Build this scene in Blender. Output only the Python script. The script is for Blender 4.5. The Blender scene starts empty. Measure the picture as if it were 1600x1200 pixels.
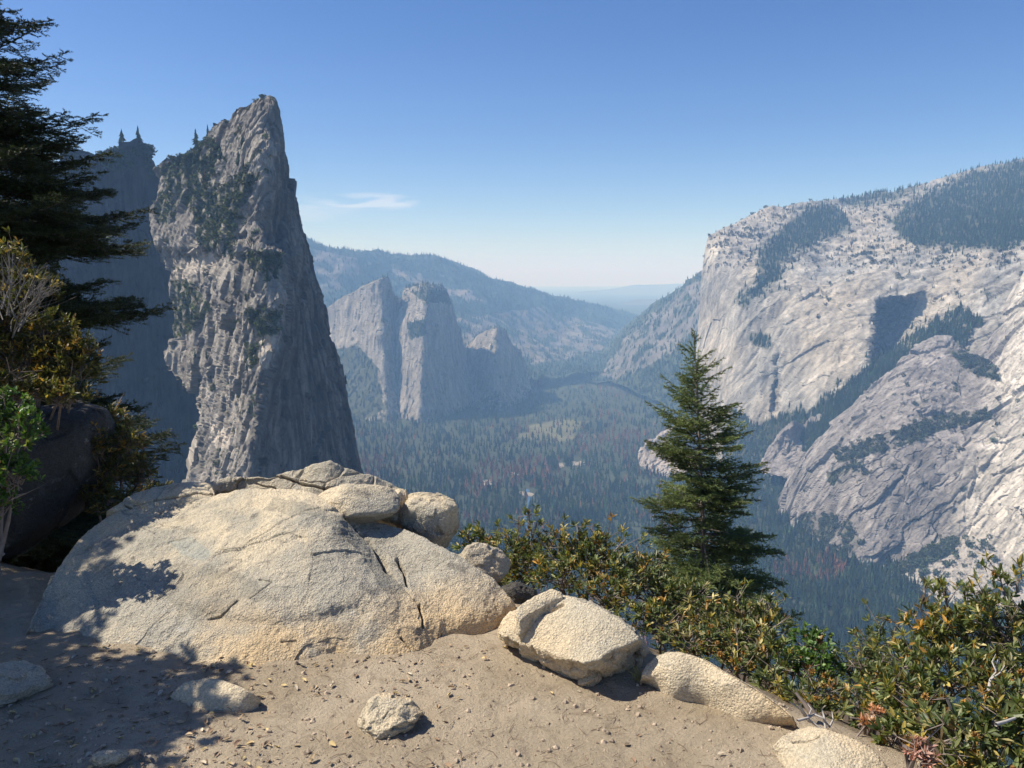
import bpy, math, random
import numpy as np
from math import radians, sin, cos, tan, pi

# ------------------------------------------------------------------ camera
scene = bpy.context.scene
COL = scene.collection
FPX, CX, CY, PITCH = 1305.0, 800.0, 600.0, radians(7.2)
EYE = np.array([0.0, 0.0, 1.6])
cam_data = bpy.data.cameras.new("camera")
cam_data.sensor_width = 36.0
cam_data.lens = 36.0 * FPX / 1600.0
cam_data.clip_start = 0.05
cam_data.clip_end = 200000.0
cam = bpy.data.objects.new("camera", cam_data)
cam.location = EYE.tolist()
cam.rotation_euler = (pi / 2 - PITCH, 0, 0)
COL.objects.link(cam)
scene.camera = cam

# ------------------------------------------------------------------ sky and sun
SUN_EL, SUN_AZ = radians(50.0), radians(-83.0)   # azimuth clockwise from +Y: the sun stands to the left, a little ahead
sun_dir = np.array([sin(SUN_AZ) * cos(SUN_EL), cos(SUN_AZ) * cos(SUN_EL), sin(SUN_EL)])
world = bpy.data.worlds.new("World")
scene.world = world
world.use_nodes = True
wn, wl = world.node_tree.nodes, world.node_tree.links
bg = wn["Background"]
sky = wn.new("ShaderNodeTexSky")
sky.sky_type = 'NISHITA'
sky.sun_disc = False
sky.sun_elevation = SUN_EL
sky.sun_rotation = SUN_AZ
sky.altitude = 2000.0
sky.air_density = 1.0
sky.dust_density = 2.0
sky.ozone_density = 2.2
bg.inputs[1].default_value = 0.092
# a thin wisp of cirrus low over the far ridge, in sky directions
geo = wn.new("ShaderNodeTexCoord")
mp = wn.new("ShaderNodeMapping"); mp.inputs['Scale'].default_value = (14, 14, 110)
nz = wn.new("ShaderNodeTexNoise"); nz.inputs['Scale'].default_value = 1.0; nz.inputs['Detail'].default_value = 6; nz.inputs['Distortion'].default_value = 0.6
wl.new(geo.outputs['Generated'], mp.inputs[0]); wl.new(mp.outputs[0], nz.inputs['Vector'])
def wmath(op, a, b=None, c=None):
    n = wn.new("ShaderNodeMath"); n.operation = op
    for i, x in enumerate((a, b, c)):
        if x is None: continue
        if isinstance(x, (int, float)): n.inputs[i].default_value = x
        else: wl.new(x, n.inputs[i])
    return n.outputs[0]
sep = wn.new("ShaderNodeSeparateXYZ"); wl.new(geo.outputs['Generated'], sep.inputs[0])
def wisp(cx, cz, sx, sz):
    dx = wmath('DIVIDE', wmath('SUBTRACT', wmath('DIVIDE', sep.outputs[0], sep.outputs[1]), cx), sx)
    dz = wmath('DIVIDE', wmath('SUBTRACT', sep.outputs[2], cz), sz)
    r = wmath('ADD', wmath('MULTIPLY', dx, dx), wmath('MULTIPLY', dz, dz))
    front = wmath('GREATER_THAN', sep.outputs[1], 0.3)
    return wmath('MULTIPLY', front, wmath('MAXIMUM', wmath('SUBTRACT', 1.0, r), 0.0))
w1 = wisp(-0.165, 0.088, 0.060, 0.011)
w2 = wisp(-0.235, 0.078, 0.06, 0.02)
msk = wmath('ADD', w1, wmath('MULTIPLY', w2, 0.35))
fac = wmath('MINIMUM', wmath('MULTIPLY', msk, wmath('MAXIMUM', wmath('MULTIPLY_ADD', nz.outputs[0], 3.4, -1.35), 0.0)), 0.38)
mx = wn.new("ShaderNodeMix"); mx.data_type = 'RGBA'
hs = wn.new("ShaderNodeHueSaturation"); hs.inputs['Saturation'].default_value = 1.28; hs.inputs['Hue'].default_value = 0.513
wl.new(sky.outputs[0], hs.inputs['Color'])
wl.new(fac, mx.inputs[0]); wl.new(hs.outputs[0], mx.inputs[6]); mx.inputs[7].default_value = (7.6, 7.6, 8.0, 1)
wl.new(mx.outputs[2], bg.inputs[0])

sun_data = bpy.data.lights.new("sun", 'SUN')
sun_data.energy = 5.0
sun_data.angle = radians(0.53)
sun_data.color = (1.0, 0.955, 0.86)
sun = bpy.data.objects.new("sun", sun_data)
sun.rotation_euler = (pi / 2 - SUN_EL, 0, -SUN_AZ + pi)
COL.objects.link(sun)
from mathutils import Vector
sun.rotation_euler = Vector(sun_dir.tolist()).to_track_quat('Z', 'Y').to_euler()

scene.view_settings.view_transform = 'Standard'
scene.view_settings.look = 'None'
scene.view_settings.exposure = 0.58
scene.view_settings.gamma = 1.0
scene.cycles.max_bounces = 6
scene.cycles.diffuse_bounces = 3
scene.cycles.transparent_max_bounces = 8
scene.cycles.volume_bounces = 1
scene.cycles.use_denoising = True

# ------------------------------------------------------------------ pixel <-> world
SP, CP = sin(PITCH), cos(PITCH)
def rays(u, v):
    u = np.asarray(u, float); v = np.asarray(v, float)
    xc = (u - CX) / FPX; yc = (CY - v) / FPX
    return xc, CP + yc * SP, -SP + yc * CP
def at_y(u, v, Y):
    """point on the sight line of pixel (u,v) at forward distance Y"""
    dx, dy, dz = rays(u, v); s = Y / dy
    return np.stack([dx * s, dy * s, dz * s], -1) + EYE
def at_z(u, v, z):
    dx, dy, dz = rays(u, v); s = (z - EYE[2]) / dz
    return np.stack([dx * s, dy * s, dz * s], -1) + EYE
def project(p):
    q = p - EYE
    d = q[..., 1] * CP - q[..., 2] * SP
    yc = (q[..., 1] * SP + q[..., 2] * CP) / d
    return CX + FPX * q[..., 0] / d, CY - FPX * yc

# ------------------------------------------------------------------ noise (numpy)
def _h(ix, iy, iz, s):
    n = (ix.astype(np.int64) * 73856093) ^ (iy.astype(np.int64) * 19349663) ^ (iz.astype(np.int64) * 83492791) ^ (s * 2654435761 & 0x7fffffff)
    n = n & 0xffffffff
    n = ((n ^ (n >> 16)) * 0x45d9f3b) & 0xffffffff
    n = ((n ^ (n >> 16)) * 0x45d9f3b) & 0xffffffff
    return (n ^ (n >> 16)) & 0xffffffff
def _hf(ix, iy, iz, s): return _h(ix, iy, iz, s).astype(np.float64) / 4294967295.0
def perlin(p, seed=0):
    i = np.floor(p).astype(np.int64); f = p - i
    w = f * f * f * (f * (f * 6 - 15) + 10)
    out = np.zeros(p.shape[:-1])
    for a in (0, 1):
        for b in (0, 1):
            for c in (0, 1):
                h = _h(i[..., 0] + a, i[..., 1] + b, i[..., 2] + c, seed)
                gx = (h & 1023) / 511.5 - 1; gy = ((h >> 10) & 1023) / 511.5 - 1; gz = ((h >> 20) & 1023) / 511.5 - 1
                d = gx * (f[..., 0] - a) + gy * (f[..., 1] - b) + gz * (f[..., 2] - c)
                out += d * (w[..., 0] if a else 1 - w[..., 0]) * (w[..., 1] if b else 1 - w[..., 1]) * (w[..., 2] if c else 1 - w[..., 2])
    return out
def fbm(p, octv=5, gain=0.5, lac=2.03, seed=0):
    o = 0; a = 1.0; t = 0
    for k in range(octv):
        o = o + a * perlin(p, seed + k * 17); t += a; a *= gain; p = p * lac + 11.3
    return o / t
def ridged(p, octv=5, gain=0.5, lac=2.05, seed=0):
    o = 0; a = 1.0; t = 0
    for k in range(octv):
        o = o + a * (1 - 2.2 * np.abs(perlin(p, seed + k * 17))); t += a; a *= gain; p = p * lac + 7.7
    return o / t
def worley(p, seed=0):
    """F1, F2, cell random triple, offset to the nearest site"""
    i = np.floor(p).astype(np.int64)
    F1 = np.full(p.shape[:-1], 9.0); F2 = F1.copy()
    off = np.zeros(p.shape); cell = np.zeros(p.shape, np.int64)
    for a in (-1, 0, 1):
        for b in (-1, 0, 1):
            for c in (-1, 0, 1):
                x, y, z = i[..., 0] + a, i[..., 1] + b, i[..., 2] + c
                q = np.stack([x + _hf(x, y, z, seed), y + _hf(x, y, z, seed + 1), z + _hf(x, y, z, seed + 2)], -1) - p
                d = np.sqrt((q * q).sum(-1))
                m = d < F1
                F2 = np.where(m, F1, np.minimum(F2, d)); F1 = np.where(m, d, F1)
                off = np.where(m[..., None], q, off)
                cell = np.where(m[..., None], np.stack([x, y, z], -1), cell)
    rnd = np.stack([_hf(cell[..., 0], cell[..., 1], cell[..., 2], seed + 5 + k) for k in range(3)], -1)
    return F1, F2, rnd, off
def smooth(a, b, x):
    t = np.clip((x - a) / (b - a), 0, 1); return t * t * (3 - 2 * t)
def in_poly(u, v, poly):
    r = np.zeros(np.shape(u), bool); n = len(poly)
    for k in range(n):
        x1, y1 = poly[k]; x2, y2 = poly[(k + 1) % n]
        c = ((y1 > v) != (y2 > v)) & (u < (x2 - x1) * (v - y1) / ((y2 - y1) if y2 != y1 else 1e-9) + x1)
        r ^= c
    return r
def rbf(ctrl, u, v):
    """thin-plate surface through (u, v, value)"""
    c = np.array(ctrl, float); P = c[:, :2] / 100.0; n = len(c)
    def K(r2): return 0.5 * r2 * np.log(r2 + 1e-9)
    d = ((P[:, None] - P[None]) ** 2).sum(-1)
    A = np.zeros((n + 3, n + 3)); A[:n, :n] = K(d) + np.eye(n) * 1e-4
    A[:n, n] = 1; A[:n, n + 1:] = P; A[n, :n] = 1; A[n + 1:, :n] = P.T
    w = np.linalg.solve(A, np.concatenate([c[:, 2], [0, 0, 0]]))
    q = np.stack([np.ravel(u), np.ravel(v)], -1) / 100.0
    o = w[n] + q @ w[n + 1:]
    for k in range(n):
        o = o + w[k] * K(((q - P[k]) ** 2).sum(-1))
    return o.reshape(np.shape(u))
def resample(line, n, jit=None):
    l = np.array(line, float); s = np.concatenate([[0], np.cumsum(np.hypot(*np.diff(l, axis=0).T))])
    t = np.linspace(0, s[-1], n)
    return np.stack([np.interp(t, s, l[:, 0]), np.interp(t, s, l[:, 1])], -1)
def grid_normals(P):
    a = np.gradient(P, axis=0); b = np.gradient(P, axis=1)
    n = np.cross(a, b); n /= (np.linalg.norm(n, axis=-1, keepdims=True) + 1e-12)
    return n

# ------------------------------------------------------------------ meshes and objects
def mesh_np(name, verts, faces, mats, smooth_=True, cols=None, mat_idx=None, facecols=None):
    """verts (n,3); faces: list of arrays (m,k); cols (n,3|4) per-vertex albedo"""
    me = bpy.data.meshes.new(name)
    verts = np.ascontiguousarray(verts, np.float32)
    faces = [np.asarray(f, np.int32) for f in (faces if isinstance(faces, list) else [faces]) if len(f)]
    nl = sum(f.size for f in faces); nf = sum(len(f) for f in faces)
    me.vertices.add(len(verts)); me.vertices.foreach_set("co", verts.ravel())
    me.loops.add(nl); me.loops.foreach_set("vertex_index", np.concatenate([f.ravel() for f in faces]))
    me.polygons.add(nf)
    sizes = np.concatenate([np.full(len(f), f.shape[1], np.int32) for f in faces])
    starts = np.concatenate([[0], np.cumsum(sizes)[:-1]]).astype(np.int32)
    me.polygons.foreach_set("loop_start", starts)
    me.polygons.foreach_set("use_smooth", np.full(nf, smooth_, bool))
    for m in (mats if isinstance(mats, (list, tuple)) else [mats]): me.materials.append(m)
    if mat_idx is not None: me.polygons.foreach_set("material_index", np.asarray(mat_idx, np.int32))
    me.update(calc_edges=True)
    if cols is not None:
        c = np.ones((len(verts), 4), np.float32); c[:, :cols.shape[1]] = cols
        at = me.attributes.new("Col", 'FLOAT_COLOR', 'POINT'); at.data.foreach_set("color", c.ravel())
    if facecols is not None:
        c = np.ones((nf, 4), np.float32); c[:, :facecols.shape[1]] = facecols
        at = me.attributes.new("Col", 'FLOAT_COLOR', 'FACE'); at.data.foreach_set("color", c.ravel())
    return me
def link(name, data, parent=None, label=None, cat=None, group=None, kind=None, loc=None, rot=None, scale=None):
    o = bpy.data.objects.new(name, data); COL.objects.link(o)
    if parent is not None: o.parent = parent
    if label: o["label"] = label
    if cat: o["category"] = cat
    if group: o["group"] = group
    if kind: o["kind"] = kind
    if loc is not None: o.location = loc
    if rot is not None: o.rotation_euler = rot
    if scale is not None: o.scale = scale
    return o
def grid_faces(nr, nc, wrap=False):
    i = np.arange(nr - 1)[:, None]; j = np.arange(nc if wrap else nc - 1)[None]
    j2 = (j + 1) % nc
    return np.stack([i * nc + j, i * nc + j2, (i + 1) * nc + j2, (i + 1) * nc + j], -1).reshape(-1, 4)

# ------------------------------------------------------------------ material helpers
def new_mat(name):
    m = bpy.data.materials.new(name); m.use_nodes = True
    nt = m.node_tree; b = nt.nodes["Principled BSDF"]
    return m, nt, b
class NB:
    """small node-building helper"""
    def __init__(s, nt): s.nt = nt
    def n(s, t, **kw):
        x = s.nt.nodes.new(t)
        for k, v in kw.items(): setattr(x, k, v)
        return x
    def put(s, sock, v):
        if v is None: return
        if hasattr(v, 'links'): s.nt.links.new(v, sock)
        else: sock.default_value = v
    def attr(s, name): return s.n("ShaderNodeAttribute", attribute_name=name).outputs['Color']
    def pos(s): return s.n("ShaderNodeNewGeometry").outputs['Position']
    def obj(s): return s.n("ShaderNodeTexCoord").outputs['Object']
    def noise(s, vec, scale, detail=4, rough=0.55, dist=0.0):
        x = s.n("ShaderNodeTexNoise"); s.put(x.inputs['Vector'], vec); x.inputs['Scale'].default_value = scale
        x.inputs['Detail'].default_value = detail; x.inputs['Roughness'].default_value = rough; x.inputs['Distortion'].default_value = dist
        return x.outputs[0]
    def vor(s, vec, scale, feature='F1', out='Distance', rand=1.0):
        x = s.n("ShaderNodeTexVoronoi", feature=feature); s.put(x.inputs['Vector'], vec); x.inputs['Scale'].default_value = scale
        x.inputs['Randomness'].default_value = rand
        return x.outputs[out]
    def mapv(s, vec, scale=(1, 1, 1), rot=(0, 0, 0)):
        x = s.n("ShaderNodeMapping"); s.put(x.inputs[0], vec); x.inputs['Scale'].default_value = scale; x.inputs['Rotation'].default_value = rot
        return x.outputs[0]
    def m(s, op, a, b=None, c=None, clamp=False):
        x = s.n("ShaderNodeMath", operation=op, use_clamp=clamp)
        s.put(x.inputs[0], a); s.put(x.inputs[1], b); s.put(x.inputs[2], c)
        return x.outputs[0]
    def ramp(s, f, lo, hi):
        x = s.n("ShaderNodeMapRange", clamp=True, interpolation_type='SMOOTHSTEP'); s.put(x.inputs[0], f)
        x.inputs[1].default_value = lo; x.inputs[2].default_value = hi
        return x.outputs[0]
    def mix(s, f, a, b, mode='MIX'):
        x = s.n("ShaderNodeMix", data_type='RGBA', blend_type=mode)
        s.put(x.inputs[0], f)
        for i, v in ((6, a), (7, b)):
            if isinstance(v, tuple) and len(v) == 3: v = v + (1.0,)
            s.put(x.inputs[i], v)
        return x.outputs[2]
    def bump(s, h, strength=0.5, dist=0.01, normal=None):
        x = s.n("ShaderNodeBump"); s.put(x.inputs['Height'], h); x.inputs['Strength'].default_value = strength; x.inputs['Distance'].default_value = dist
        s.put(x.inputs['Normal'], normal)
        return x.outputs[0]

def attr_mat(name, rough=0.9, spec=0.15, nscale=None, namp=0.25, bump=None, trans=0.0):
    """albedo from the mesh attribute 'Col', optionally broken up by world-space noise"""
    m, nt, b = new_mat(name); g = NB(nt)
    c = g.attr("Col")
    if nscale:
        f = g.noise(g.pos(), nscale, 5, 0.65)
        k = g.m('MULTIPLY_ADD', f, 2 * namp * 1.6, 1 - namp * 1.6)
        mixn = nt.nodes.new("ShaderNodeVectorMath"); mixn.operation = 'SCALE'
        nt.links.new(c, mixn.inputs[0]); nt.links.new(k, mixn.inputs['Scale']); c = mixn.outputs[0]
    nt.links.new(c, b.inputs['Base Color'])
    b.inputs['Roughness'].default_value = rough
    b.inputs['Specular IOR Level'].default_value = spec
    if bump:
        sc, st, di = bump
        nt.links.new(g.bump(g.noise(g.pos(), sc, 6, 0.7), st, di), b.inputs['Normal'])
    return m
# ================================================================== FAR SCENE
FLOOR = -800.0
rng = np.random.default_rng(7)
M_cliff = attr_mat("granite_cliff", 0.9, 0.12, 0.05, 0.22, bump=(0.12, 0.6, 6.0))
M_spire = attr_mat("spire_granite", 0.9, 0.12, 0.25, 0.22, bump=(0.5, 0.6, 2.0))
M_terrain = attr_mat("forested_terrain", 0.95, 0.05, 0.02, 0.25)
M_needle_far = attr_mat("conifer_foliage_far", 0.85, 0.1)

def blocks(P, N, cell, amp, aniso=(1, 1, 1), rot=0.0, seed=0, tilt=0.8):
    """fractured rock: each Voronoi block is stepped and tilted; N displacement direction"""
    c, s = cos(rot), sin(rot)
    Q = np.stack([P[..., 0], P[..., 1] * c + P[..., 2] * s, -P[..., 1] * s + P[..., 2] * c], -1)
    Q = Q / (cell * np.array(aniso))
    w = Q + 0.25 * np.stack([perlin(Q * 0.9, seed + 31), perlin(Q * 0.9, seed + 32), perlin(Q * 0.9, seed + 33)], -1)
    F1, F2, rnd, off = worley(w, seed)
    d = (rnd[..., 0] - 0.5) + tilt * (off * (rnd - 0.5)).sum(-1) * 1.3 - 0.12 * (1 - smooth(0, 0.10, F2 - F1))
    return P + N * (d * amp)[..., None]

def patch(A, B, ns, nt, ctrl, warp=None, backA=None, backB=None, ring=None, pw=1.0):
    """sheet between pixel lines A and B; depth Y from control points; optional rows running back behind the edge"""
    a = resample(A, ns); b = resample(B, ns)
    t = (np.linspace(0, 1, nt) ** pw)[:, None, None]
    uv = a[None] * (1 - t) + b[None] * t
    Y = np.exp(rbf([(x, y, math.log(z)) for x, y, z in ctrl], uv[..., 0], uv[..., 1]))
    if warp is not None: Y = warp(uv[..., 0], uv[..., 1], Y)
    P = at_y(uv[..., 0], uv[..., 1], Y)
    k0 = 0
    if backA:
        L, drop, n = backA
        s = (np.linspace(0, 1, n + 1)[1:][::-1])[:, None, None] ** 1.5
        e = P[0][None]; d = e - EYE; d = d / d[..., 1:2]
        R = e + d * (L * s) ; R[..., 2] = e[..., 2] - (drop * s[..., 0] ** 1.2)
        P = np.concatenate([R, P], 0); k0 = n
    if ring:
        th, n = ring
        s = np.linspace(0, 1, n + 2)[1:-1][:, None, None]
        R = P[-1][None] * (1 - s) + P[k0][None] * s
        dd = (R - EYE) / (R - EYE)[..., 1:2] * np.array([1, 1, 0.0]) + np.array([0, 0, 0.0])
        R = R + dd * (th * np.sqrt(np.maximum(0, 1 - (2 * s - 1) ** 2)))
        P = np.concatenate([P, R, P[:1]], 0)
    return P, k0, uv

def tint(base, amt): return np.clip(base * (1 + amt[..., None]), 0.01, 0.9)

# ---- tree meshes as arrays: unit height, base at the origin
def conifer_arrays(tiers, sides, width, seed, trunk=True, lean=0.0, ragged=0.35):
    r = np.random.default_rng(seed); V = []; Fc = []; C = []
    n0 = 0
    if trunk:
        k = 4; a = np.arange(k) * 2 * pi / k
        for z, w in ((-0.05, 0.016), (0.97, 0.003)):
            V.append(np.stack([np.cos(a) * w, np.sin(a) * w, np.full(k, z)], -1))
        for j in range(k): Fc.append([j, (j + 1) % k, k + (j + 1) % k]); Fc.append([j, k + (j + 1) % k, k + j])
        C += [0.55] * (2 * k); n0 = 2 * k
    for t in range(tiers):
        f = t / tiers
        z0 = 0.10 + 0.80 * f; top = min(1.0, z0 + 1.9 / tiers * 0.8 + 0.03)
        w = width * (1 - f) ** 0.85 * r.uniform(0.8, 1.12) + 0.012
        m = sides * 2; a = np.arange(m) * 2 * pi / m + r.uniform(0, 6.28)
        rad = np.where(np.arange(m) % 2 == 0, w, w * (0.45)) * r.uniform(1 - ragged, 1 + ragged, m)
        zz = z0 - np.where(np.arange(m) % 2 == 0, 0.045, -0.005) * r.uniform(0.3, 1.5, m)
        V.append(np.stack([np.cos(a) * rad, np.sin(a) * rad, zz], -1)); V.append(np.array([[r.normal(0, .004), r.normal(0, .004), top]]))
        for j in range(m): Fc.append([n0 + j, n0 + (j + 1) % m, n0 + m])
        C += list(r.uniform(0.75, 1.25, m)); n0 += m + 1
    return np.concatenate(V), np.array(Fc), np.array(C)
def broad_arrays(seed, n=46):
    """small rounded tree or shrub: leaf clumps spread through a crown"""
    r = np.random.default_rng(seed); V = []; Fc = []; C = []; k0 = 0
    for i in range(n):
        d = r.normal(size=3); d /= np.linalg.norm(d); rad = r.uniform(0.3, 1) ** 0.4
        c = d * rad * np.array([0.48, 0.48, 0.42]) + np.array([0, 0, 0.52]); s = r.uniform(0.10, 0.2)
        o = r.normal(size=(4, 3)); o /= np.linalg.norm(o, axis=1, keepdims=True)
        V.append(c + o * s); Fc += [[k0, k0 + 1, k0 + 2], [k0, k0 + 2, k0 + 3], [k0 + 1, k0 + 2, k0 + 3]]
        C += [r.uniform(0.7, 1.3)] * 3; k0 += 4
    return np.concatenate(V), np.array(Fc), np.array(C)
FAR_T = [conifer_arrays(3, 3, r_, s, trunk=False) for s, r_ in ((1, .17), (2, .21), (3, .14), (4, .19))]
MID_T = [conifer_arrays(6, 5, r_, s) for s, r_ in ((11, .15), (12, .19), (13, .13), (14, .17), (15, .21), (16, .12))]
BROAD = [broad_arrays(s) for s in (21, 22, 23)]
def bake(kinds, pos, h, rgb, wid=None, seed=0):
    """one mesh of many trees: arrays of positions, heights, colours"""
    r = np.random.default_rng(seed); n = len(pos); which = r.integers(0, len(kinds), n)
    VV = []; FF = []; CC = []; k0 = 0
    wid = np.ones(n) if wid is None else wid
    for w, (V, Fc, C) in enumerate(kinds):
        idx = np.where(which == w)[0]
        if not len(idx): continue
        a = r.uniform(0, 6.28, len(idx)); ca, sa = np.cos(a)[:, None], np.sin(a)[:, None]
        hh = h[idx][:, None]; ww = hh * wid[idx][:, None]
        X = (V[None, :, 0] * ca - V[None, :, 1] * sa) * ww; Y = (V[None, :, 0] * sa + V[None, :, 1] * ca) * ww; Z = V[None, :, 2] * hh
        VV.append((np.stack([X, Y, Z], -1) + pos[idx][:, None]).reshape(-1, 3))
        FF.append((Fc[None] + (np.arange(len(idx)) * len(V))[:, None, None] + k0).reshape(-1, 3)); k0 += len(idx) * len(V)
        CC.append((rgb[idx][:, None] * C[None, :, None]).reshape(-1, 3))
    return np.concatenate(VV), np.concatenate(FF), np.concatenate(CC)
def tree_colors(n, r, dead=None, base=(0.030, 0.052, 0.022)):
    c = np.array(base)[None] * np.exp(r.normal(0, 0.28, (n, 1))) * np.array([1, 1, 1])[None] * np.exp(r.normal(0, 0.08, (n, 3)))
    if dead is not None:
        b = np.array([0.17, 0.085, 0.055])[None] * np.exp(r.normal(0, 0.3, (n, 1)))
        c = np.where(dead[:, None], b, c)
    return c
FOREST = []   # (pos, h, rgb, wid, mesh kind) gathered for the stuff meshes
def stuff_trees(name, label, kinds, pos, h, rgb, wid=None, cat="forest", seed=0):
    V, Fc, C = bake(kinds, pos, h, rgb, wid, seed)
    return link(name, mesh_np(name, V, Fc, M_needle_far, False, facecols=C), label=label, cat=cat, kind="stuff")
def sample_surface(P, uv, mask, n, r):
    """random points on a relief sheet, even over the picture, where mask(u,v) holds"""
    nr, nc = uv.shape[:2]
    # even density over the picture: weight cells by their pixel area
    du = np.gradient(uv, axis=0); dv = np.gradient(uv, axis=1)
    ar = np.abs(du[..., 0] * dv[..., 1] - du[..., 1] * dv[..., 0])[:-1, :-1]
    m = mask[:-1, :-1] * ar
    p = (m / m.sum()).ravel(); k = r.choice(len(p), n, p=p)
    i, j = k // (nc - 1), k % (nc - 1); a = r.random(n)[:, None]; b = r.random(n)[:, None]
    q = (P[i, j] * (1 - a) + P[i + 1, j] * a) * (1 - b) + (P[i, j + 1] * (1 - a) + P[i + 1, j + 1] * a) * b
    return q

# ------------------------------------------------------------------ valley floor
def floor_z(x, y):
    p = np.stack([x / 900.0, y / 900.0, np.zeros_like(x)], -1)
    z = FLOOR + 22 * fbm(p, 4, seed=3)
    z = z + 260 * smooth(9000, 15000, y) + 500 * smooth(-900, -3200, x - (-0.12 * y)) * smooth(1500, 3500, y)
    return z
ny, nx = 420, 360
yy = np.geomspace(1000, 60000, ny)[:, None] * np.ones((1, nx)); xx = np.linspace(-1.15, 1.15, nx)[None] * yy
FP = np.stack([xx, yy, floor_z(xx, yy)], -1)
fu, fv = project(FP)
nzv = fbm(FP / 260.0, 5, seed=9)
base = np.array([0.050, 0.058, 0.034])
fc = tint(np.broadcast_to(base, FP.shape), nzv * 0.8)
def meadow_mask(u, v):
    j = 10 * fbm(np.stack([u / 22, v / 9, 0 * u], -1), 3, seed=5)
    return in_poly(u + j * 2, v + j * 0.6, [(808, 684), (835, 664), (880, 656), (925, 658), (905, 668), (892, 690), (850, 690)]) 
def sand_mask(u, v):
    return (in_poly(u, v, [(896, 721), (915, 721), (915, 727), (896, 727)]) | in_poly(u, v, [(872, 722), (880, 722), (881, 730), (873, 731)])
            | in_poly(u, v, [(752, 752), (766, 750), (770, 760), (757, 760)]) | in_poly(u, v, [(806, 766), (832, 770), (832, 776), (812, 774)]))
md = meadow_mask(fu, fv)
fc[md] = np.array([0.125, 0.12, 0.065]) * (1 + nzv[md][:, None])
link("valley_floor", mesh_np("valley_floor", FP.reshape(-1, 3), grid_faces(ny, nx), M_terrain, True, cols=fc.reshape(-1, 3)), kind="structure")
# the mountainside that falls from the viewpoint to the floor
ny2, nx2 = 120, 120
yy = (np.linspace(0, 1, ny2) ** 2 * 1420 - 12)[:, None] * np.ones((1, nx2)); xx = np.linspace(-1, 1, nx2)[None] * (60 + yy * 1.2)
zz = -3.2 - 0.88 * np.maximum(yy - 5, 0) ** 0.985 + 0.35 * np.clip(-(xx + 0.1 * yy), 0, 900) * smooth(60, 600, yy) * 0.7
zz = zz - 0.35 * np.clip(xx - 2, 0, 20) * 0.4
HP = np.stack([xx, yy, zz], -1)
HP[..., 2] += 0.05 * np.maximum(yy, 1) * fbm(HP / (30.0 + yy[..., None] * 0.3), 4, seed=14)
link("mountainside", mesh_np("mountainside", HP.reshape(-1, 3), grid_faces(ny2, nx2), M_terrain, True,
     cols=tint(np.broadcast_to(np.array([0.07, 0.066, 0.045]), HP.shape), fbm(HP / 3.0, 4, seed=15)).reshape(-1, 3)), kind="structure")

# river glints and clearings (pale sand bars), laid a little over the floor
def ray_floor(u, v, lift):
    p = at_z(np.asarray(u, float), np.asarray(v, float), FLOOR)
    for _ in range(6):
        p = at_z(u, v, floor_z(p[..., 0], p[..., 1]) + lift)
    return p
def ground_patch(name, poly, lift, mat, kind="structure"):
    pts = resample(poly + [poly[0]], 40)[:-1]
    pts = pts + np.random.default_rng(int(poly[0][0])).normal(size=pts.shape) * [1.7, 0.55]
    c = pts.mean(0)
    rings = [c + (pts - c) * s for s in (0.02, 0.5, 1.0)]
    P = np.concatenate([ray_floor(q[:, 0], q[:, 1], lift) for q in rings])
    return link(name, mesh_np(name, P, grid_faces(3, 40, True), mat, True), kind=kind)
M_sand, nt_, b_ = new_mat("pale_sand"); b_.inputs['Base Color'].default_value = (0.24, 0.21, 0.17, 1); b_.inputs['Roughness'].default_value = 0.95
M_river, nt_, b_ = new_mat("river_water"); b_.inputs['Base Color'].default_value = (0.05, 0.09, 0.13, 1); b_.inputs['Roughness'].default_value = 0.12

# ------------------------------------------------------------------ far ridges
def ridge(name, top, bottom, ctrl, ns, nt, amp, cell, col, back=(6000, 300, 6), seed=0, rock=None, rockcol=(0.30, 0.27, 0.25), rockth=0.25):
    P, k0, uv = patch(top, bottom, ns, nt, ctrl, backA=back)
    N = grid_normals(P)
    if N[..., 1].mean() > 0: N = -N
    h = ridged(P / cell, 6, seed=seed) * amp
    P2 = P + N * h[..., None]
    n = fbm(P / (cell * 0.35), 5, seed=seed + 2)
    c = tint(np.broadcast_to(np.array(col), P.shape), n * 0.9)
    m = np.zeros(P.shape[:2])
    if rock is not None:
        U, V = project(P2)
        jn = 14 * fbm(P / (cell * 0.3), 4, seed=seed + 5)
        for q in rock: m = np.maximum(m, in_poly(U + jn, V + jn * 0.6, q))
        m = m * smooth(-rockth, rockth, ridged(P / (cell * 0.25), 4, seed=seed + 8) - 0.62)
        c = c * (1 - m[..., None]) + tint(np.broadcast_to(np.array(rockcol), P.shape), n * 0.9) * m[..., None]
    link(name, mesh_np(name, P2.reshape(-1, 3), grid_faces(*P.shape[:2]), M_terrain, True, cols=c.reshape(-1, 3)), kind="structure")
    return P2, k0, uv, m
# hazy hills at the very end of the valley
ridge("distant_hill", [(700, 500), (780, 486), (868, 470), (905, 463), (960, 455), (1010, 449), (1060, 447), (1150, 452), (1400, 470)],
      [(640, 540), (1420, 540)], [(700, 490, 30000), (900, 465, 30000), (1100, 450, 31000), (1400, 470, 31000), (700, 540, 21000), (1000, 540, 21000), (1400, 540, 21000)],
      260, 60, 160, 3500, (0.07, 0.075, 0.05), seed=40)
ridge("distant_hill", [(860, 512), (905, 500), (945, 491), (990, 477), (1040, 474), (1100, 470), (1250, 480)],
      [(860, 560), (1250, 560)], [(860, 510, 17000), (945, 491, 17500), (1000, 477, 17500), (1100, 470, 18000), (1250, 480, 18000), (860, 560, 13500), (1050, 560, 13500), (1250, 560, 13500)],
      200, 60, 130, 1500, (0.08, 0.08, 0.06), seed=50, rock=[[(860, 495), (1100, 470), (1100, 520), (860, 530)]], rockcol=(0.2, 0.18, 0.15))
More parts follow.
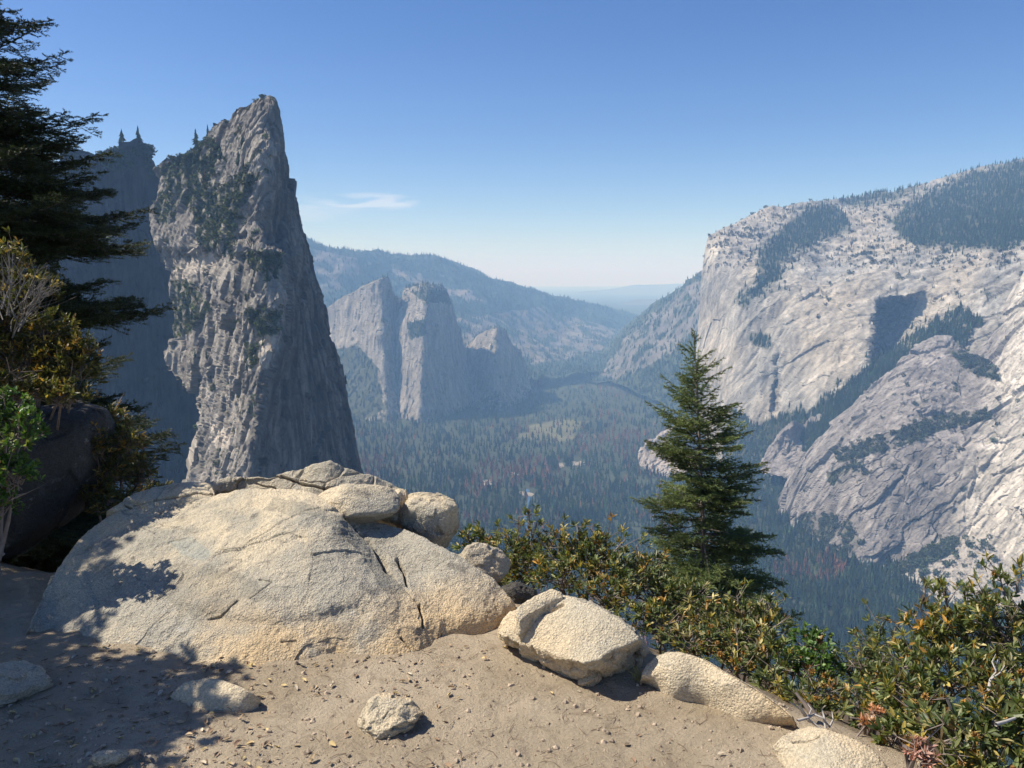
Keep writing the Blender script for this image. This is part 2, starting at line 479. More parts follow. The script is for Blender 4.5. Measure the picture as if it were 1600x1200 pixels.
# long forested ridge behind the towers
RT = [(150, 330), (300, 350), (440, 372), (480, 386), (495, 392), (520, 397), (560, 403), (600, 405), (640, 409), (680, 414), (720, 424), (760, 440), (800, 456), (840, 466), (868, 474),
      (890, 479), (930, 487), (965, 495), (1000, 503), (1040, 515)]
RP, rk, ruv, rm = ridge("forested_ridge", RT, [(150, 680), (480, 650), (700, 640), (850, 612), (960, 592), (1030, 575)],
      [(150, 330, 8600), (480, 386, 8300), (600, 405, 8600), (720, 424, 9000), (868, 474, 10300), (960, 495, 11500), (1040, 515, 12500),
       (150, 520, 7200), (400, 500, 7300), (600, 500, 7600), (760, 510, 7800), (880, 530, 8900), (980, 545, 9800), (150, 680, 4800), (480, 650, 5000), (700, 640, 5300), (850, 612, 6100), (960, 592, 6800), (1030, 575, 7500)],
      620, 240, 120, 900, (0.040, 0.052, 0.032), seed=60,
      rock=[[(480, 388), (560, 405), (560, 440), (470, 470)], [(470, 480), (530, 480), (530, 540), (470, 540)], [(870, 490), (990, 520), (990, 545), (880, 520)],
            [(700, 500), (850, 480), (950, 545), (830, 570), (720, 560)], [(600, 420), (700, 430), (760, 470), (700, 470)]], rockcol=(0.17, 0.15, 0.135), rockth=0.22)
# the wall on the far side, beyond the great cliff
WP, wk, wuv, wm = ridge("valley_wall", [(915, 592), (935, 578), (965, 548), (985, 522), (1010, 500), (1030, 480), (1060, 462), (1085, 445), (1110, 425), (1160, 400), (1260, 400)],
      [(915, 600), (960, 606), (1040, 640), (1100, 690), (1180, 720), (1280, 730)],
      [(915, 592, 7000), (985, 522, 7000), (1010, 500, 6900), (1060, 462, 6600), (1110, 425, 6200), (1260, 400, 5400), (990, 560, 6200), (1060, 540, 5700), (1100, 520, 5400),
       (915, 600, 6400), (960, 606, 6150), (1040, 640, 5150), (1100, 690, 4100), (1180, 720, 3700), (1280, 730, 3500)],
      300, 240, 70, 420, (0.042, 0.052, 0.032), back=(3000, 100, 6), seed=70,
      rock=[[(935, 585), (985, 520), (1110, 415), (1110, 500), (1040, 560), (960, 592)]], rockcol=(0.13, 0.12, 0.115), rockth=0.16)

def block_tone(P, cell, L, ax_, seed, amt=0.30, crack=0.35):
    ax_ = np.array(ax_, float); ax_ /= np.linalg.norm(ax_); a = (P * ax_).sum(-1)[..., None] * ax_
    Q = (a / L + (P - a)) / cell; Q = Q + 0.35 * np.stack([perlin(Q, seed + 1), perlin(Q, seed + 2), perlin(Q * 2, seed + 3)], -1)
    F1, F2, rnd, off = worley(Q, seed)
    return (1 + amt * (rnd[..., 1] - 0.5) * 2) * (1 - crack * (1 - smooth(0.0, 0.09, F2 - F1)) * (rnd[..., 2] > 0.35))
# ------------------------------------------------------------------ cathedral-like towers
def tower(name, A, B, ns, nt, ctrl, seed, rockbase, amp=(12, 8), back=(500, 260, 8), vegp=(), rot=0.0, rid=None, ridk=3.0):
    wf = (lambda u, v, Y: Y + ridk * np.sqrt((u - np.interp(v, rid[0], rid[1])) ** 2 + 4)) if rid else None
    P, k0, uv = patch(A, B, ns, nt, ctrl, backA=back, warp=wf)
    N = grid_normals(P)
    if N[..., 1].mean() > 0: N = -N
    P = P + N * (amp[0] * fbm(P / np.array([160, 160, 420]), 4, seed=seed))[..., None]
    P = P + N * (amp[0] * 0.8 * ridged(P / np.array([90, 90, 500]), 4, seed=seed + 3))[..., None]
    P = blocks(P, N, 55, amp[1], (1, 1, 3.0), rot, seed + 4)
    P = blocks(P, N, 22, amp[1] * 0.5, (1, 1, 2.2), rot, seed + 7)
    U, V = project(P)
    n = fbm(P / np.array([60, 60, 160]), 5, seed=seed + 9)
    st = fbm(P / np.array([22, 22, 300]), 4, seed=seed + 10)
    c = tint(np.broadcast_to(np.array(rockbase), P.shape), n * 0.45 + st * 0.5)
    c = c * (block_tone(P, 40, 4, (0, 0, 1), seed + 20, 0.22, 0.35) * block_tone(P, 16, 3, (0, 0, 1), seed + 21, 0.2, 0.3))[..., None]
    jn = 9 * fbm(P / 50.0, 4, seed=seed + 12)
    m = np.zeros(P.shape[:2])
    for q in vegp: m = np.maximum(m, in_poly(U + jn, V + jn, q))
    slope = grid_normals(P); up = np.abs(slope[..., 2])
    m = np.maximum(m, smooth(0.62, 0.8, up + 0.35 * n) * 0.85)
    c = c * (1 - m[..., None]) + np.array([0.055, 0.062, 0.038]) * m[..., None]
    link(name, mesh_np(name, P.reshape(-1, 3), grid_faces(*P.shape[:2]), M_cliff, False, cols=c.reshape(-1, 3)), kind="structure")
    return P, k0, uv, m
CG = (0.235, 0.215, 0.19)
# left shoulder and first tower
T0 = tower("rock_tower", [(470, 560), (500, 520), (515, 480), (530, 468), (556, 455), (566, 448), (585, 441), (598, 434), (606, 434), (609, 445), (612, 458), (622, 466), (640, 468), (660, 480)],
      [(470, 690), (520, 690), (570, 680), (640, 680), (680, 690)], 240, 260,
      [(470, 560, 5500), (515, 480, 5300), (553, 458, 5180), (604, 434, 5060), (612, 460, 5120), (640, 468, 5330), (660, 480, 5400), (525, 540, 5150), (556, 520, 5120), (570, 560, 4980), (600, 520, 4960),
       (606, 560, 4930), (630, 540, 5180), (500, 600, 5050), (600, 620, 4800), (640, 600, 5000), (470, 690, 4500), (570, 680, 4520), (680, 690, 4500)], 110, CG,
      vegp=[[(520, 545), (560, 540), (590, 575), (600, 640), (560, 660), (520, 640)]], rid=([430, 520, 700], [600, 599, 606]), ridk=3.0)
T1 = tower("rock_tower", [(606, 660), (610, 600), (616, 540), (622, 500), (630, 470), (633, 452), (650, 447), (668, 444), (684, 447), (696, 452), (702, 463), (707, 480), (712, 500), (718, 520), (727, 545), (733, 575), (741, 610), (760, 650)],
      [(606, 672), (650, 684), (690, 690), (740, 682), (768, 664)], 260, 260,
      [(610, 600, 4900), (616, 540, 4940), (628, 480, 5030), (640, 450, 5100), (668, 444, 5080), (696, 452, 5120), (707, 480, 5190), (718, 520, 5230), (733, 575, 5230), (655, 470, 4900), (658, 520, 4800), (650, 580, 4740),
       (655, 640, 4650), (690, 520, 4930), (700, 600, 4860), (725, 640, 4880), (606, 672, 4640), (650, 684, 4560), (690, 690, 4530), (768, 664, 4850), (760, 650, 5000)], 130, CG,
      vegp=[[(640, 455), (700, 455), (705, 475), (660, 470)], [(636, 505), (665, 500), (665, 525), (640, 530)]], rid=([440, 500, 560, 650], [672, 664, 662, 656]), ridk=3.5)
T2 = tower("rock_tower", [(700, 600), (725, 548), (735, 536), (748, 524), (764, 516), (780, 512), (788, 516), (795, 528), (800, 540), (812, 550), (818, 566), (824, 590), (830, 614), (848, 632), (868, 642)],
      [(700, 680), (760, 678), (800, 668), (850, 656), (880, 648)], 200, 200,
      [(700, 600, 5600), (725, 548, 5620), (748, 524, 5540), (780, 512, 5450), (795, 528, 5540), (812, 550, 5620), (824, 590, 5700), (830, 614, 5600), (777, 545, 5330), (777, 590, 5270), (750, 560, 5380), (740, 600, 5360),
       (800, 600, 5420), (700, 680, 4650), (760, 678, 4700), (800, 668, 4800), (850, 656, 5020), (880, 648, 5150), (868, 642, 5350)], 150, CG, rid=([510, 650], [777, 776]), ridk=3.0)

# ------------------------------------------------------------------ great cliff on the right
FOREST_POLYS = [[(1130, 690), (1145, 640), (1180, 665), (1215, 650), (1270, 640), (1330, 595), (1370, 560), (1400, 545), (1440, 515), (1500, 480), (1530, 500), (1490, 560), (1400, 600), (1320, 660), (1270, 740), (1230, 800), (1120, 800)],
                [(1183, 402), (1200, 375), (1240, 345), (1262, 325), (1300, 318), (1320, 335), (1330, 360), (1280, 375), (1250, 395), (1225, 410), (1215, 440), (1175, 470), (1160, 485), (1148, 470), (1180, 445)],
                [(1390, 345), (1420, 320), (1450, 300), (1480, 285), (1530, 265), (1700, 230), (1900, 200), (1900, 420), (1600, 375), (1560, 390), (1540, 388), (1480, 385), (1440, 385), (1410, 375)],
                [(1300, 315), (1380, 298), (1450, 285), (1400, 312), (1340, 325)],
                [(1172, 520), (1200, 520), (1200, 545), (1175, 540)]]
def rightwarp(u, v, Y):
    # the deep alcove, pushed back into the cliff behind a sharp left lip
    j = 5 * fbm(np.stack([u / 30, v / 30, 0 * u], -1), 3, seed=4)
    j2 = 16 * fbm(np.stack([u / 18, v / 18, 0 * u], -1), 4, seed=6)
    a = smooth(1364, 1374, u + j2 + (v - 500) * 0.12) * (1 - smooth(1395, 1470, u + j2)) * smooth(466, 486, v + j2 + (u - 1362) * 0.16) * (1 - smooth(530, 590, v + j2 + (u - 1362) * 0.5))
    Y = Y + 300 * a
    # gully under the prow: the diagonal ledge steps back above it
    g = smooth(-10, 10, (v - (480 - (u - 1150) * 0.72)) + 3 * j) * (1 - smooth(1240, 1300, u)) * smooth(1130, 1160, u)
    Y = Y - 60 * g * (1 - smooth(0, 120, v - (480 - (u - 1150) * 0.72)))
    # dark cleft near (1215, 600)
    cft = np.exp(-((u + 6 * fbm(np.stack([u / 14, v / 14, 0 * u], -1), 3, seed=16) * 2 - (1214 - (v - 590) * 0.10)) / 5) ** 2) * smooth(545, 565, v) * (1 - smooth(630, 660, v))
    Y = Y + 60 * cft
    return Y
BIG_TOP = [(1088, 585), (1092, 548), (1094, 520), (1097, 480), (1099, 440), (1103, 402), (1107, 374), (1111, 368), (1135, 357), (1165, 343), (1200, 328), (1240, 316), (1300, 311), (1340, 305), (1400, 298), (1430, 291),
           (1465, 280), (1500, 274), (1540, 263), (1600, 253), (1700, 238), (1800, 232), (1900, 235)]
BIG_BOT = [(1088, 640), (1105, 680), (1130, 735), (1180, 790), (1240, 850), (1300, 900), (1600, 920), (1900, 950)]
BC = [(1088, 585, 3960), (1094, 520, 3980), (1099, 440, 4010), (1107, 374, 4060), (1165, 343, 4200), (1240, 316, 4350), (1340, 305, 4500), (1465, 280, 4500), (1600, 253, 4300), (1750, 235, 4100), (1900, 235, 3900),
      (1125, 400, 3900), (1130, 480, 3800), (1130, 560, 3720), (1180, 420, 3760), (1180, 500, 3560), (1180, 600, 3420), (1240, 380, 3850), (1240, 450, 3480), (1240, 560, 3220), (1240, 640, 3080), (1320, 360, 3900), (1320, 440, 3350),
      (1320, 540, 3020), (1320, 620, 2900), (1400, 340, 3850), (1400, 400, 3350), (1400, 480, 3050), (1400, 560, 2850), (1500, 330, 3700), (1500, 390, 3200), (1500, 470, 2880), (1500, 560, 2700), (1600, 320, 3500), (1600, 390, 2950),
      (1600, 480, 2700), (1600, 600, 2550), (1750, 380, 2750), (1750, 600, 2350), (1900, 400, 2550), (1900, 600, 2100), (1130, 650, 3600), (1180, 700, 3330), (1105, 680, 3900), (1130, 735, 3480), (1180, 790, 3030), (1240, 850, 2700),
      (1300, 900, 2550), (1600, 920, 2300), (1900, 950, 2000), (1088, 640, 4150)]
P, bk, buv = patch(BIG_TOP, BIG_BOT, 560, 460, BC, warp=rightwarp, backA=(1500, 60, 8), pw=0.92)
N = grid_normals(P)
if N[..., 1].mean() > 0: N = -N
U0, V0 = project(P)
prow = smooth(1195, 1150, U0 + (V0 - 440) * 0.1) # smooth sheer prow: vertical grain
plate = 1 - smooth(310, 400, V0 - (U0 < 1300) * 0) 
amp = 1 - 0.6 * prow
# diagonal exfoliation ramps: stretched along up-right direction of the wall
ax = np.array([0.25, -0.55, 0.80]); ax /= np.linalg.norm(ax)
def along(P, ax, L, W):
    a = (P * ax).sum(-1)[..., None] * ax
    return a / L + (P - a) / W
P = P + N * (60 * amp * fbm(along(P, ax, 1100, 300), 4, seed=200))[..., None]
P = P + N * (5 * amp * ridged(along(P, ax, 900, 150), 5, seed=210))[..., None]
P = P + N * (9 * prow * ridged(P / np.array([60, 60, 700]), 4, seed=215))[..., None]
def blk_axis(P, N, cell, am, seed, L=2.6):
    Q = along(P, ax, cell * L, cell)
    F1, F2, rnd, off = worley(Q + 0.3 * fbm(Q, 2, seed=seed)[..., None], seed)
    d = (rnd[..., 0] - 0.5) + 1.0 * (off * (rnd - 0.5)).sum(-1) - 0.12 * (1 - smooth(0, 0.09, F2 - F1))
    return P + N * (d * am)[..., None]
P = blk_axis(P, N, 150, 12 * amp, 220, 4.0)
P = blk_axis(P, N, 60, 6 * amp, 225, 3.5)
P = blk_axis(P, N, 24, 3.6 * amp, 230, 2.5)
U, V = project(P)
n = fbm(P / 90.0, 5, seed=240); st = fbm(along(P, np.array([0.1, -0.2, 0.97]), 420, 24), 4, seed=241); warm = fbm(P / 260.0, 4, seed=242)
c = np.array([0.275, 0.256, 0.226]) + np.clip(warm, -.5, .5)[..., None] * np.array([0.13, 0.08, 0.02])
dk = smooth(0.02, 0.30, fbm(along(P, ax, 260, 70), 5, seed=243))
stv = fbm(P / np.array([26, 26, 420]), 4, seed=244); fine = fbm(P / 14.0, 4, 0.65, seed=245)
c = tint(c, n * 0.6 + st * 0.5 + stv * 0.9 + fine * 0.7 + 0.10 * prow - 0.38 * dk * (1 - prow))
c = c * (block_tone(P, 110, 3.5, ax, 246, 0.14, 0.30) * block_tone(P, 38, 3, ax, 247, 0.16, 0.32))[..., None]
jn = 12 * fbm(P / 60.0, 4, seed=250); jm = 8 * perlin(P / 18.0, 251)
m = np.zeros(P.shape[:2])
for q in FOREST_POLYS:
    acc = 0
    for k in range(5):
        jk = (6 + 15 * k) * (fbm(P / (50.0 + 12 * k), 4, 0.6, seed=255 + k)) * 1.6
        acc = acc + in_poly(U + jk + jm, V + jk * 0.6, q)
    m = np.maximum(m, acc / 5.0)
nn = np.abs(grid_normals(P)[..., 2])
ledge = smooth(0.15, 0.3, fbm(P / 45.0, 4, seed=252)) * smooth(0.6, 0.8, nn) * (1 - prow)
summit = (V < 400) * smooth(0.0, 0.2, fbm(P / 60.0, 4, seed=253))
vegc = np.array([0.060, 0.064, 0.040])
m2 = np.clip(np.maximum(m, 0.75 * ledge + 0.25 * summit), 0, 1)
c = c * (1 - m2[..., None]) + vegc * m2[..., None]
link("granite_cliff", mesh_np("granite_cliff", P.reshape(-1, 3), grid_faces(*P.shape[:2]), M_cliff, False, cols=c.reshape(-1, 3)), kind="structure",
     label="huge pale granite cliff with a sheer prow and wooded top", cat="cliff")
BIG, BIGm = P, m
BIGs = np.clip(summit * 0.6 + ledge * 0.8 + (V < 420) * (V > 250) * 0.12, 0, 1) * (1 - m)

# dark grey buttress in front of it, with the pale wall to its right
BT = [(1196, 806), (1212, 790), (1224, 765), (1240, 735), (1262, 705), (1290, 680), (1312, 655), (1330, 640), (1352, 612), (1380, 590), (1410, 566), (1440, 546), (1465, 537), (1482, 535), (1500, 548), (1530, 552), (1552, 520), (1575, 470), (1600, 425), (1640, 400), (1720, 380), (1900, 370)]
BB = [(1200, 830), (1250, 880), (1290, 905), (1400, 925), (1500, 945), (1600, 980), (1750, 1010), (1900, 1050)]
FC = [(1196, 806, 2950), (1224, 765, 2860), (1262, 705, 2800), (1312, 655, 2760), (1380, 590, 2740), (1440, 546, 2730), (1482, 535, 2700), (1530, 552, 2620), (1575, 470, 2640), (1600, 425, 2640), (1720, 380, 2560), (1900, 370, 2300),
      (1290, 760, 2540), (1350, 700, 2470), (1420, 650, 2450), (1300, 850, 2380), (1380, 800, 2290), (1450, 740, 2280), (1480, 620, 2480), (1520, 700, 2260), (1560, 600, 2400), (1600, 550, 2380), (1600, 700, 2130), (1600, 850, 1990),
      (1500, 850, 2150), (1720, 600, 2150), (1720, 850, 1800), (1900, 600, 1900), (1900, 850, 1600), (1200, 830, 2800), (1250, 880, 2500), (1290, 905, 2330), (1400, 925, 2180), (1500, 945, 2050), (1600, 980, 1900), (1750, 1010, 1750), (1900, 1050, 1600)]
P, fk, fuv = patch(BT, BB, 460, 400, FC, backA=(600, 420, 8))
N = grid_normals(P)
if N[..., 1].mean() > 0: N = -N
U0, V0 = project(P)
pale = np.maximum(smooth(0, 60, (U0 - 1500) + (V0 - 700) * 0.25) , 0) 
ax = np.array([0.30, -0.30, 0.90]); ax /= np.linalg.norm(ax)
P = P + N * (50 * fbm(along(P, ax, 500, 170), 4, seed=300))[..., None]
P = P + N * (8 * ridged(along(P, ax, 500, 85), 5, seed=310))[..., None]
P = blk_axis(P, N, 90, 16, 320, 2.6)
P = blk_axis(P, N, 36, 8, 325, 2.6)
P = blk_axis(P, N, 14, 3.4, 330, 2.2)
U, V = project(P)
n = fbm(P / 60.0, 5, seed=340); st = fbm(along(P, ax, 260, 16), 4, seed=341)
pj = smooth(-30, 40, (U - 1520) + (V - 700) * 0.30 + 60 * fbm(P / 150.0, 4, seed=342))
pj = np.maximum(pj * smooth(500, 540, V), smooth(1540, 1600, U + 30 * n))
c = np.array([0.215, 0.197, 0.187]) * (1 - pj[..., None]) + np.array([0.41, 0.38, 0.335]) * pj[..., None]
c = tint(c, n * 0.6 + st * 0.5 + fbm(P / 10.0, 4, 0.65, seed=345) * 0.8 - 0.3 * smooth(0.0, 0.3, fbm(P / 80.0, 5, seed=346)))
c = c * (block_tone(P, 55, 2.4, ax, 347, 0.18, 0.35) * block_tone(P, 20, 2.2, ax, 348, 0.18, 0.35))[..., None]
jn = 12 * fbm(P / 40.0, 4, seed=350)
m = np.zeros(P.shape[:2])
for q in [[(1300, 700), (1340, 695), (1450, 655), (1540, 640), (1550, 655), (1470, 675), (1400, 700), (1310, 725)], [(1290, 740), (1340, 720), (1360, 740), (1300, 760)],
          [(1250, 800), (1320, 810), (1350, 850), (1300, 880), (1240, 850)], [(1480, 545), (1540, 560), (1570, 600), (1510, 580)]]:
    m = np.maximum(m, in_poly(U + jn, V + jn * 0.7, q) * smooth(-0.25, 0.1, n + 0.15 * jn / 12))
nn = np.abs(grid_normals(P)[..., 2])
ledge = smooth(0.1, 0.3, fbm(P / 30.0, 4, seed=352)) * smooth(0.55, 0.75, nn)
m2 = np.clip(np.maximum(m * 0.85, 0.6 * ledge), 0, 1)
c = c * (1 - m2[..., None]) + vegc * m2[..., None]
link("granite_buttress", mesh_np("granite_buttress", P.reshape(-1, 3), grid_faces(*P.shape[:2]), M_cliff, False, cols=c.reshape(-1, 3)), kind="structure",
     label="grey fractured buttress standing before the pale cliff", cat="cliff")
BUT, BUTm = P, np.clip(m + ledge * 0.35, 0, 1)

# small crags in the forest below
def crag(name, A, B, ctrl, seed, col, ns=120, nt=110, amp=9, back=(120, 90, 5)):
    P, k0, uv = patch(A, B, ns, nt, ctrl, backA=back)
    N = grid_normals(P)
    if N[..., 1].mean() > 0: N = -N
    P = P + N * (amp * 1.4 * ridged(P / np.array([40, 40, 120]), 4, seed=seed))[..., None]
    P = blocks(P, N, 26, amp, (1, 1, 2.5), 0.3, seed + 4)
    P = blocks(P, N, 11, amp * 0.5, (1, 1, 2), 0.3, seed + 7)
    c = tint(np.broadcast_to(np.array(col), P.shape), fbm(P / 30, 5, seed=seed + 1) * 0.8)
    return link(name, mesh_np(name, P.reshape(-1, 3), grid_faces(*P.shape[:2]), M_cliff, False, cols=c.reshape(-1, 3)), kind="structure")
crag("rock_outcrop", [(1192, 728), (1205, 700), (1225, 672), (1238, 662), (1256, 668), (1272, 655), (1288, 650), (1300, 665)], [(1190, 742), (1230, 748), (1270, 745), (1300, 720)],
     [(1192, 728, 3080), (1238, 662, 2960), (1256, 668, 2990), (1288, 650, 2920), (1300, 665, 2960), (1190, 742, 3000), (1230, 748, 2850), (1270, 745, 2800), (1300, 720, 2820)], 400, (0.22, 0.20, 0.19))
crag("rock_outcrop", [(996, 728), (1003, 705), (1018, 688), (1040, 676), (1062, 664), (1085, 670), (1100, 700)], [(996, 738), (1030, 748), (1070, 742), (1104, 725)],
     [(996, 728, 3560), (1018, 688, 3500), (1062, 664, 3420), (1100, 700, 3500), (996, 738, 3480), (1030, 748, 3330), (1070, 742, 3280), (1104, 725, 3330)], 420, (0.33, 0.29, 0.26))
# talus fan under the pale wall
P, tk, tuv = patch([(1280, 925), (1340, 915), (1385, 905), (1420, 880), (1450, 862), (1490, 845), (1530, 850), (1565, 862), (1590, 885), (1640, 890), (1750, 900), (1900, 920)],
                   [(1290, 945), (1370, 985), (1420, 1010), (1500, 1030), (1600, 1050), (1750, 1080), (1900, 1100)], 300, 160,
                   [(1280, 925, 2210), (1385, 905, 2160), (1450, 862, 2140), (1490, 845, 2130), (1565, 862, 2030), (1640, 890, 1950), (1900, 920, 1750), (1290, 945, 2110), (1370, 985, 1960), (1500, 1030, 1800), (1600, 1050, 1740), (1900, 1100, 1580)],
                   backA=(160, 20, 4))
N = grid_normals(P)
if N[..., 1].mean() > 0: N = -N
P = P + N * (9 * fbm(P / 70, 5, seed=360))[..., None]
P = blocks(P, N, 9, 4.0, seed=365); P = blocks(P, N, 4, 2.0, seed=366)
U, V = project(P)
c = tint(np.broadcast_to(np.array([0.32, 0.295, 0.265]), P.shape), fbm(P / 12, 5, seed=361) * 0.7)
tm = in_poly(U + 20 * fbm(P / 30, 3, seed=362), V, [(1250, 880), (1440, 840), (1500, 842), (1480, 868), (1430, 890), (1400, 900), (1395, 940), (1420, 975), (1400, 1020), (1200, 1000)]) | (fbm(P / 22, 4, seed=363) > 0.17)
c = np.where(tm[..., None], vegc * 1.1, c)
link("talus_slope", mesh_np("talus_slope", P.reshape(-1, 3), grid_faces(*P.shape[:2]), M_cliff, False, cols=c.reshape(-1, 3)), kind="structure")
TAL, TALm = P, tm.astype(float)

# ------------------------------------------------------------------ the spire
VEG = []
SL = [(404, 158), (396, 164), (388, 168), (378, 171), (366, 173), (360, 184), (350, 192), (338, 203), (326, 211), (316, 221), (304, 226), (294, 236), (282, 243), (268, 250), (252, 260), (246, 268), (246, 300), (246, 350), (252, 390), (262, 420), (268, 450), (270, 500), (266, 545),
      (276, 580), (295, 610), (312, 640), (316, 670), (306, 705), (296, 740), (285, 790), (275, 850), (262, 930), (250, 1500)]
SR = [(412, 155), (420, 155), (428, 157), (432, 172), (436, 190), (440, 212), (444, 232), (450, 256), (456, 285), (463, 320), (472, 350), (480, 380), (487, 410), (493, 438), (500, 466), (506, 500), (510, 525), (519, 540), (527, 560), (535, 595), (541, 625), (547, 655),
      (551, 685), (557, 715), (564, 745), (572, 800), (584, 880), (620, 1500)]
SPC = [(404, 158, 985), (360, 184, 1010), (326, 211, 1030), (294, 236, 1050), (252, 260, 1090), (246, 350, 1060), (268, 450, 1020), (270, 500, 1010), (276, 580, 990), (316, 670, 940), (296, 740, 930), (262, 930, 880),
       (418, 156, 978), (432, 172, 990), (444, 232, 1010), (463, 320, 1040), (487, 410, 1070), (506, 500, 1085), (527, 560, 1095), (547, 655, 1080), (564, 745, 1065), (600, 1000, 1000), (620, 1500, 900), (250, 1500, 800),
       (426, 170, 968), (426, 235, 945), (420, 290, 925), (410, 340, 905), (436, 400, 880), (438, 470, 862), (436, 540, 850), (416, 590, 842), (405, 640, 835), (394, 690, 828), (388, 740, 820), (380, 900, 790),
       (340, 300, 980), (340, 400, 935), (340, 480, 910), (345, 560, 890), (360, 640, 868), (340, 720, 868)]
def spwarp(u, v, Y):
    # shelves: the lit face steps out below ledges; recess in shade under the summit block
    j = 6 * fbm(np.stack([u / 40, v / 40, 0 * u], -1), 3, seed=8)
    a = smooth(360, 380, u + j) * smooth(325, 345, v + j) * (1 - smooth(376, 388, v + j - (u - 400) * 0.15)) * (1 - smooth(425, 445, u))
    Y = Y + 26 * a
    rv = np.array([155, 235, 300, 345, 385, 400, 470, 540, 580, 640, 690, 740, 1000.]); ru = np.array([428, 427, 421, 412, 404, 440, 441, 438, 420, 407, 396, 388, 376.])
    rl = np.interp(v, rv, ru) + 5 * fbm(np.stack([v / 25, 0 * v, 0 * v], -1), 3, seed=9)
    return Y + 55 * smooth(0, 26, u - rl) + 0.62 * np.clip(rl - u, 0, 230)
P, sk, suv = patch(SL, SR, 640, 300, SPC, warp=spwarp, ring=(150, 40))
P = P[:, :]
N = grid_normals(P); cen = P.mean(axis=0, keepdims=True) * np.array([1, 1, 0]) + P * np.array([0, 0, 1])
sgn = np.sign(((P - cen) * N).sum(-1, keepdims=True)); N = N * np.where(sgn == 0, 1, sgn)
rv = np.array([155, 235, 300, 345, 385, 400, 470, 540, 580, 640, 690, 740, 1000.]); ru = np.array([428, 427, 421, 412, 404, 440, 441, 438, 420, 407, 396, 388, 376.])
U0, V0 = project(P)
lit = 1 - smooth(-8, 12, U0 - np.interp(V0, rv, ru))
topf = 0.15 + 0.85 * smooth(150, 260, V0)
P = P + N * ((10 * fbm(P / np.array([60, 60, 110]), 4, seed=500)) * (0.55 + 0.45 * lit) * topf)[..., None]
P = P + N * ((2.6 * lit) * ridged(P / np.array([28, 28, 80]), 5, seed=510))[..., None]
P = P + N * ((4.5 * (1 - lit)) * ridged(P / np.array([14, 14, 240]), 4, seed=515))[..., None]
def tower_blocks(P, N, cell, am, seed, an=2.0):
    tx = np.array([0.42, 0.0, 0.907]); a_ = (P * tx).sum(-1)[..., None] * tx
    Q = (a_ / an + (P - a_)) / cell; Q = Q + 0.3 * np.stack([perlin(Q, seed + 1), perlin(Q, seed + 2), perlin(Q, seed + 3)], -1)
    F1, F2, rnd, off = worley(Q, seed)
    d = (rnd[..., 0] - 0.5) + 1.5 * (off * (rnd - 0.5)).sum(-1) - 0.15 * (1 - smooth(0, 0.10, F2 - F1))
    return P + N * (d * am)[..., None]
P = tower_blocks(P, N, 44, (5 + 5 * lit) * topf, 520)
P = tower_blocks(P, N, 19, (2.2 + 2.8 * lit) * (0.4 + 0.6 * topf), 525, 2.4)
P = tower_blocks(P, N, 8, 0.4 + 1.9 * lit, 530, 2.2)
P = tower_blocks(P, N, 3.6, 0.15 + 0.8 * lit, 535, 1.8)
U, V = project(P)
n = fbm(P / 22.0, 5, seed=540); st = fbm(P / np.array([5, 5, 120]), 5, seed=541); big = fbm(P / 60.0, 4, seed=542)
c = np.array([0.265, 0.238, 0.205]) + np.clip(big, -.4, .4)[..., None] * np.array([0.14, 0.12, 0.09])
shade_lich = (1 - lit) * (0.42 + 0.33 * smooth(-0.15, 0.2, fbm(P / np.array([16, 16, 260]), 4, seed=543)))   # shade of the sunless right wall painted into its colour, streaked with dark lichen
c = tint(c, n * 0.45 + st * (0.35 + 0.75 * (1 - lit))) * (1 - shade_lich[..., None])
c = c * (block_tone(P, 22, 2.4, (0.42, 0, 0.9), 560, 0.24, 0.45) * block_tone(P, 8, 2.2, (0.42, 0, 0.9), 561, 0.24, 0.4))[..., None]
scar = in_poly(U + 6 * n, V + 6 * n, [(268, 425), (290, 410), (330, 395), (345, 405), (320, 425), (285, 445)]) | in_poly(U + 8 * n, V + 8 * n, [(385, 540), (415, 520), (432, 530), (420, 575), (385, 580), (372, 560)]) | in_poly(U + 8 * n, V + 8 * n, [(330, 660), (360, 670), (362, 700), (338, 700)])
c = np.where(scar[..., None], np.array([0.46, 0.40, 0.33]) * (1 + 0.5 * n[..., None]), c)
up = grid_normals(P)[..., 2]; up = np.abs(up)
vegz = [[(250, 262), (300, 232), (330, 212), (345, 235), (330, 290), (360, 300), (385, 310), (365, 350), (350, 380), (320, 400), (300, 330), (262, 300)], [(246, 300), (285, 300), (270, 345), (246, 350)], [(385, 395), (440, 390), (440, 430), (400, 425)],
        [(385, 490), (440, 480), (430, 520), (400, 530)], [(330, 300), (400, 260), (410, 280), (350, 340)], [(330, 380), (350, 300), (370, 330), (362, 400)], [(270, 440), (300, 440), (330, 480), (300, 520), (268, 530)], [(385, 540), (400, 530), (404, 560), (390, 580)]]
vm = np.zeros(P.shape[:2])
jn = 14 * fbm(P / 14.0, 4, seed=550)
for q in vegz: vm = np.maximum(vm, in_poly(U + jn, V + jn, q))
vm = vm * smooth(-0.22, 0.0, fbm(P / 9.0, 4, seed=551) + 0.25 * (up - 0.4))
vm = np.maximum(vm, 0.9 * smooth(0.10, 0.22, fbm(P / 12.0, 4, seed=552)) * smooth(0.40, 0.6, up)) * lit
c = c * (1 - 0.85 * vm[..., None]) + np.array([0.078, 0.085, 0.036]) * 0.85 * vm[..., None]
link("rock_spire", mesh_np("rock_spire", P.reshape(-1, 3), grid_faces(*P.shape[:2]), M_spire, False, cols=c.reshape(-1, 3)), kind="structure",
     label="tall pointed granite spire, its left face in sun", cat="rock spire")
SPI, SPIv = P[:suv.shape[0]], vm[:suv.shape[0]]

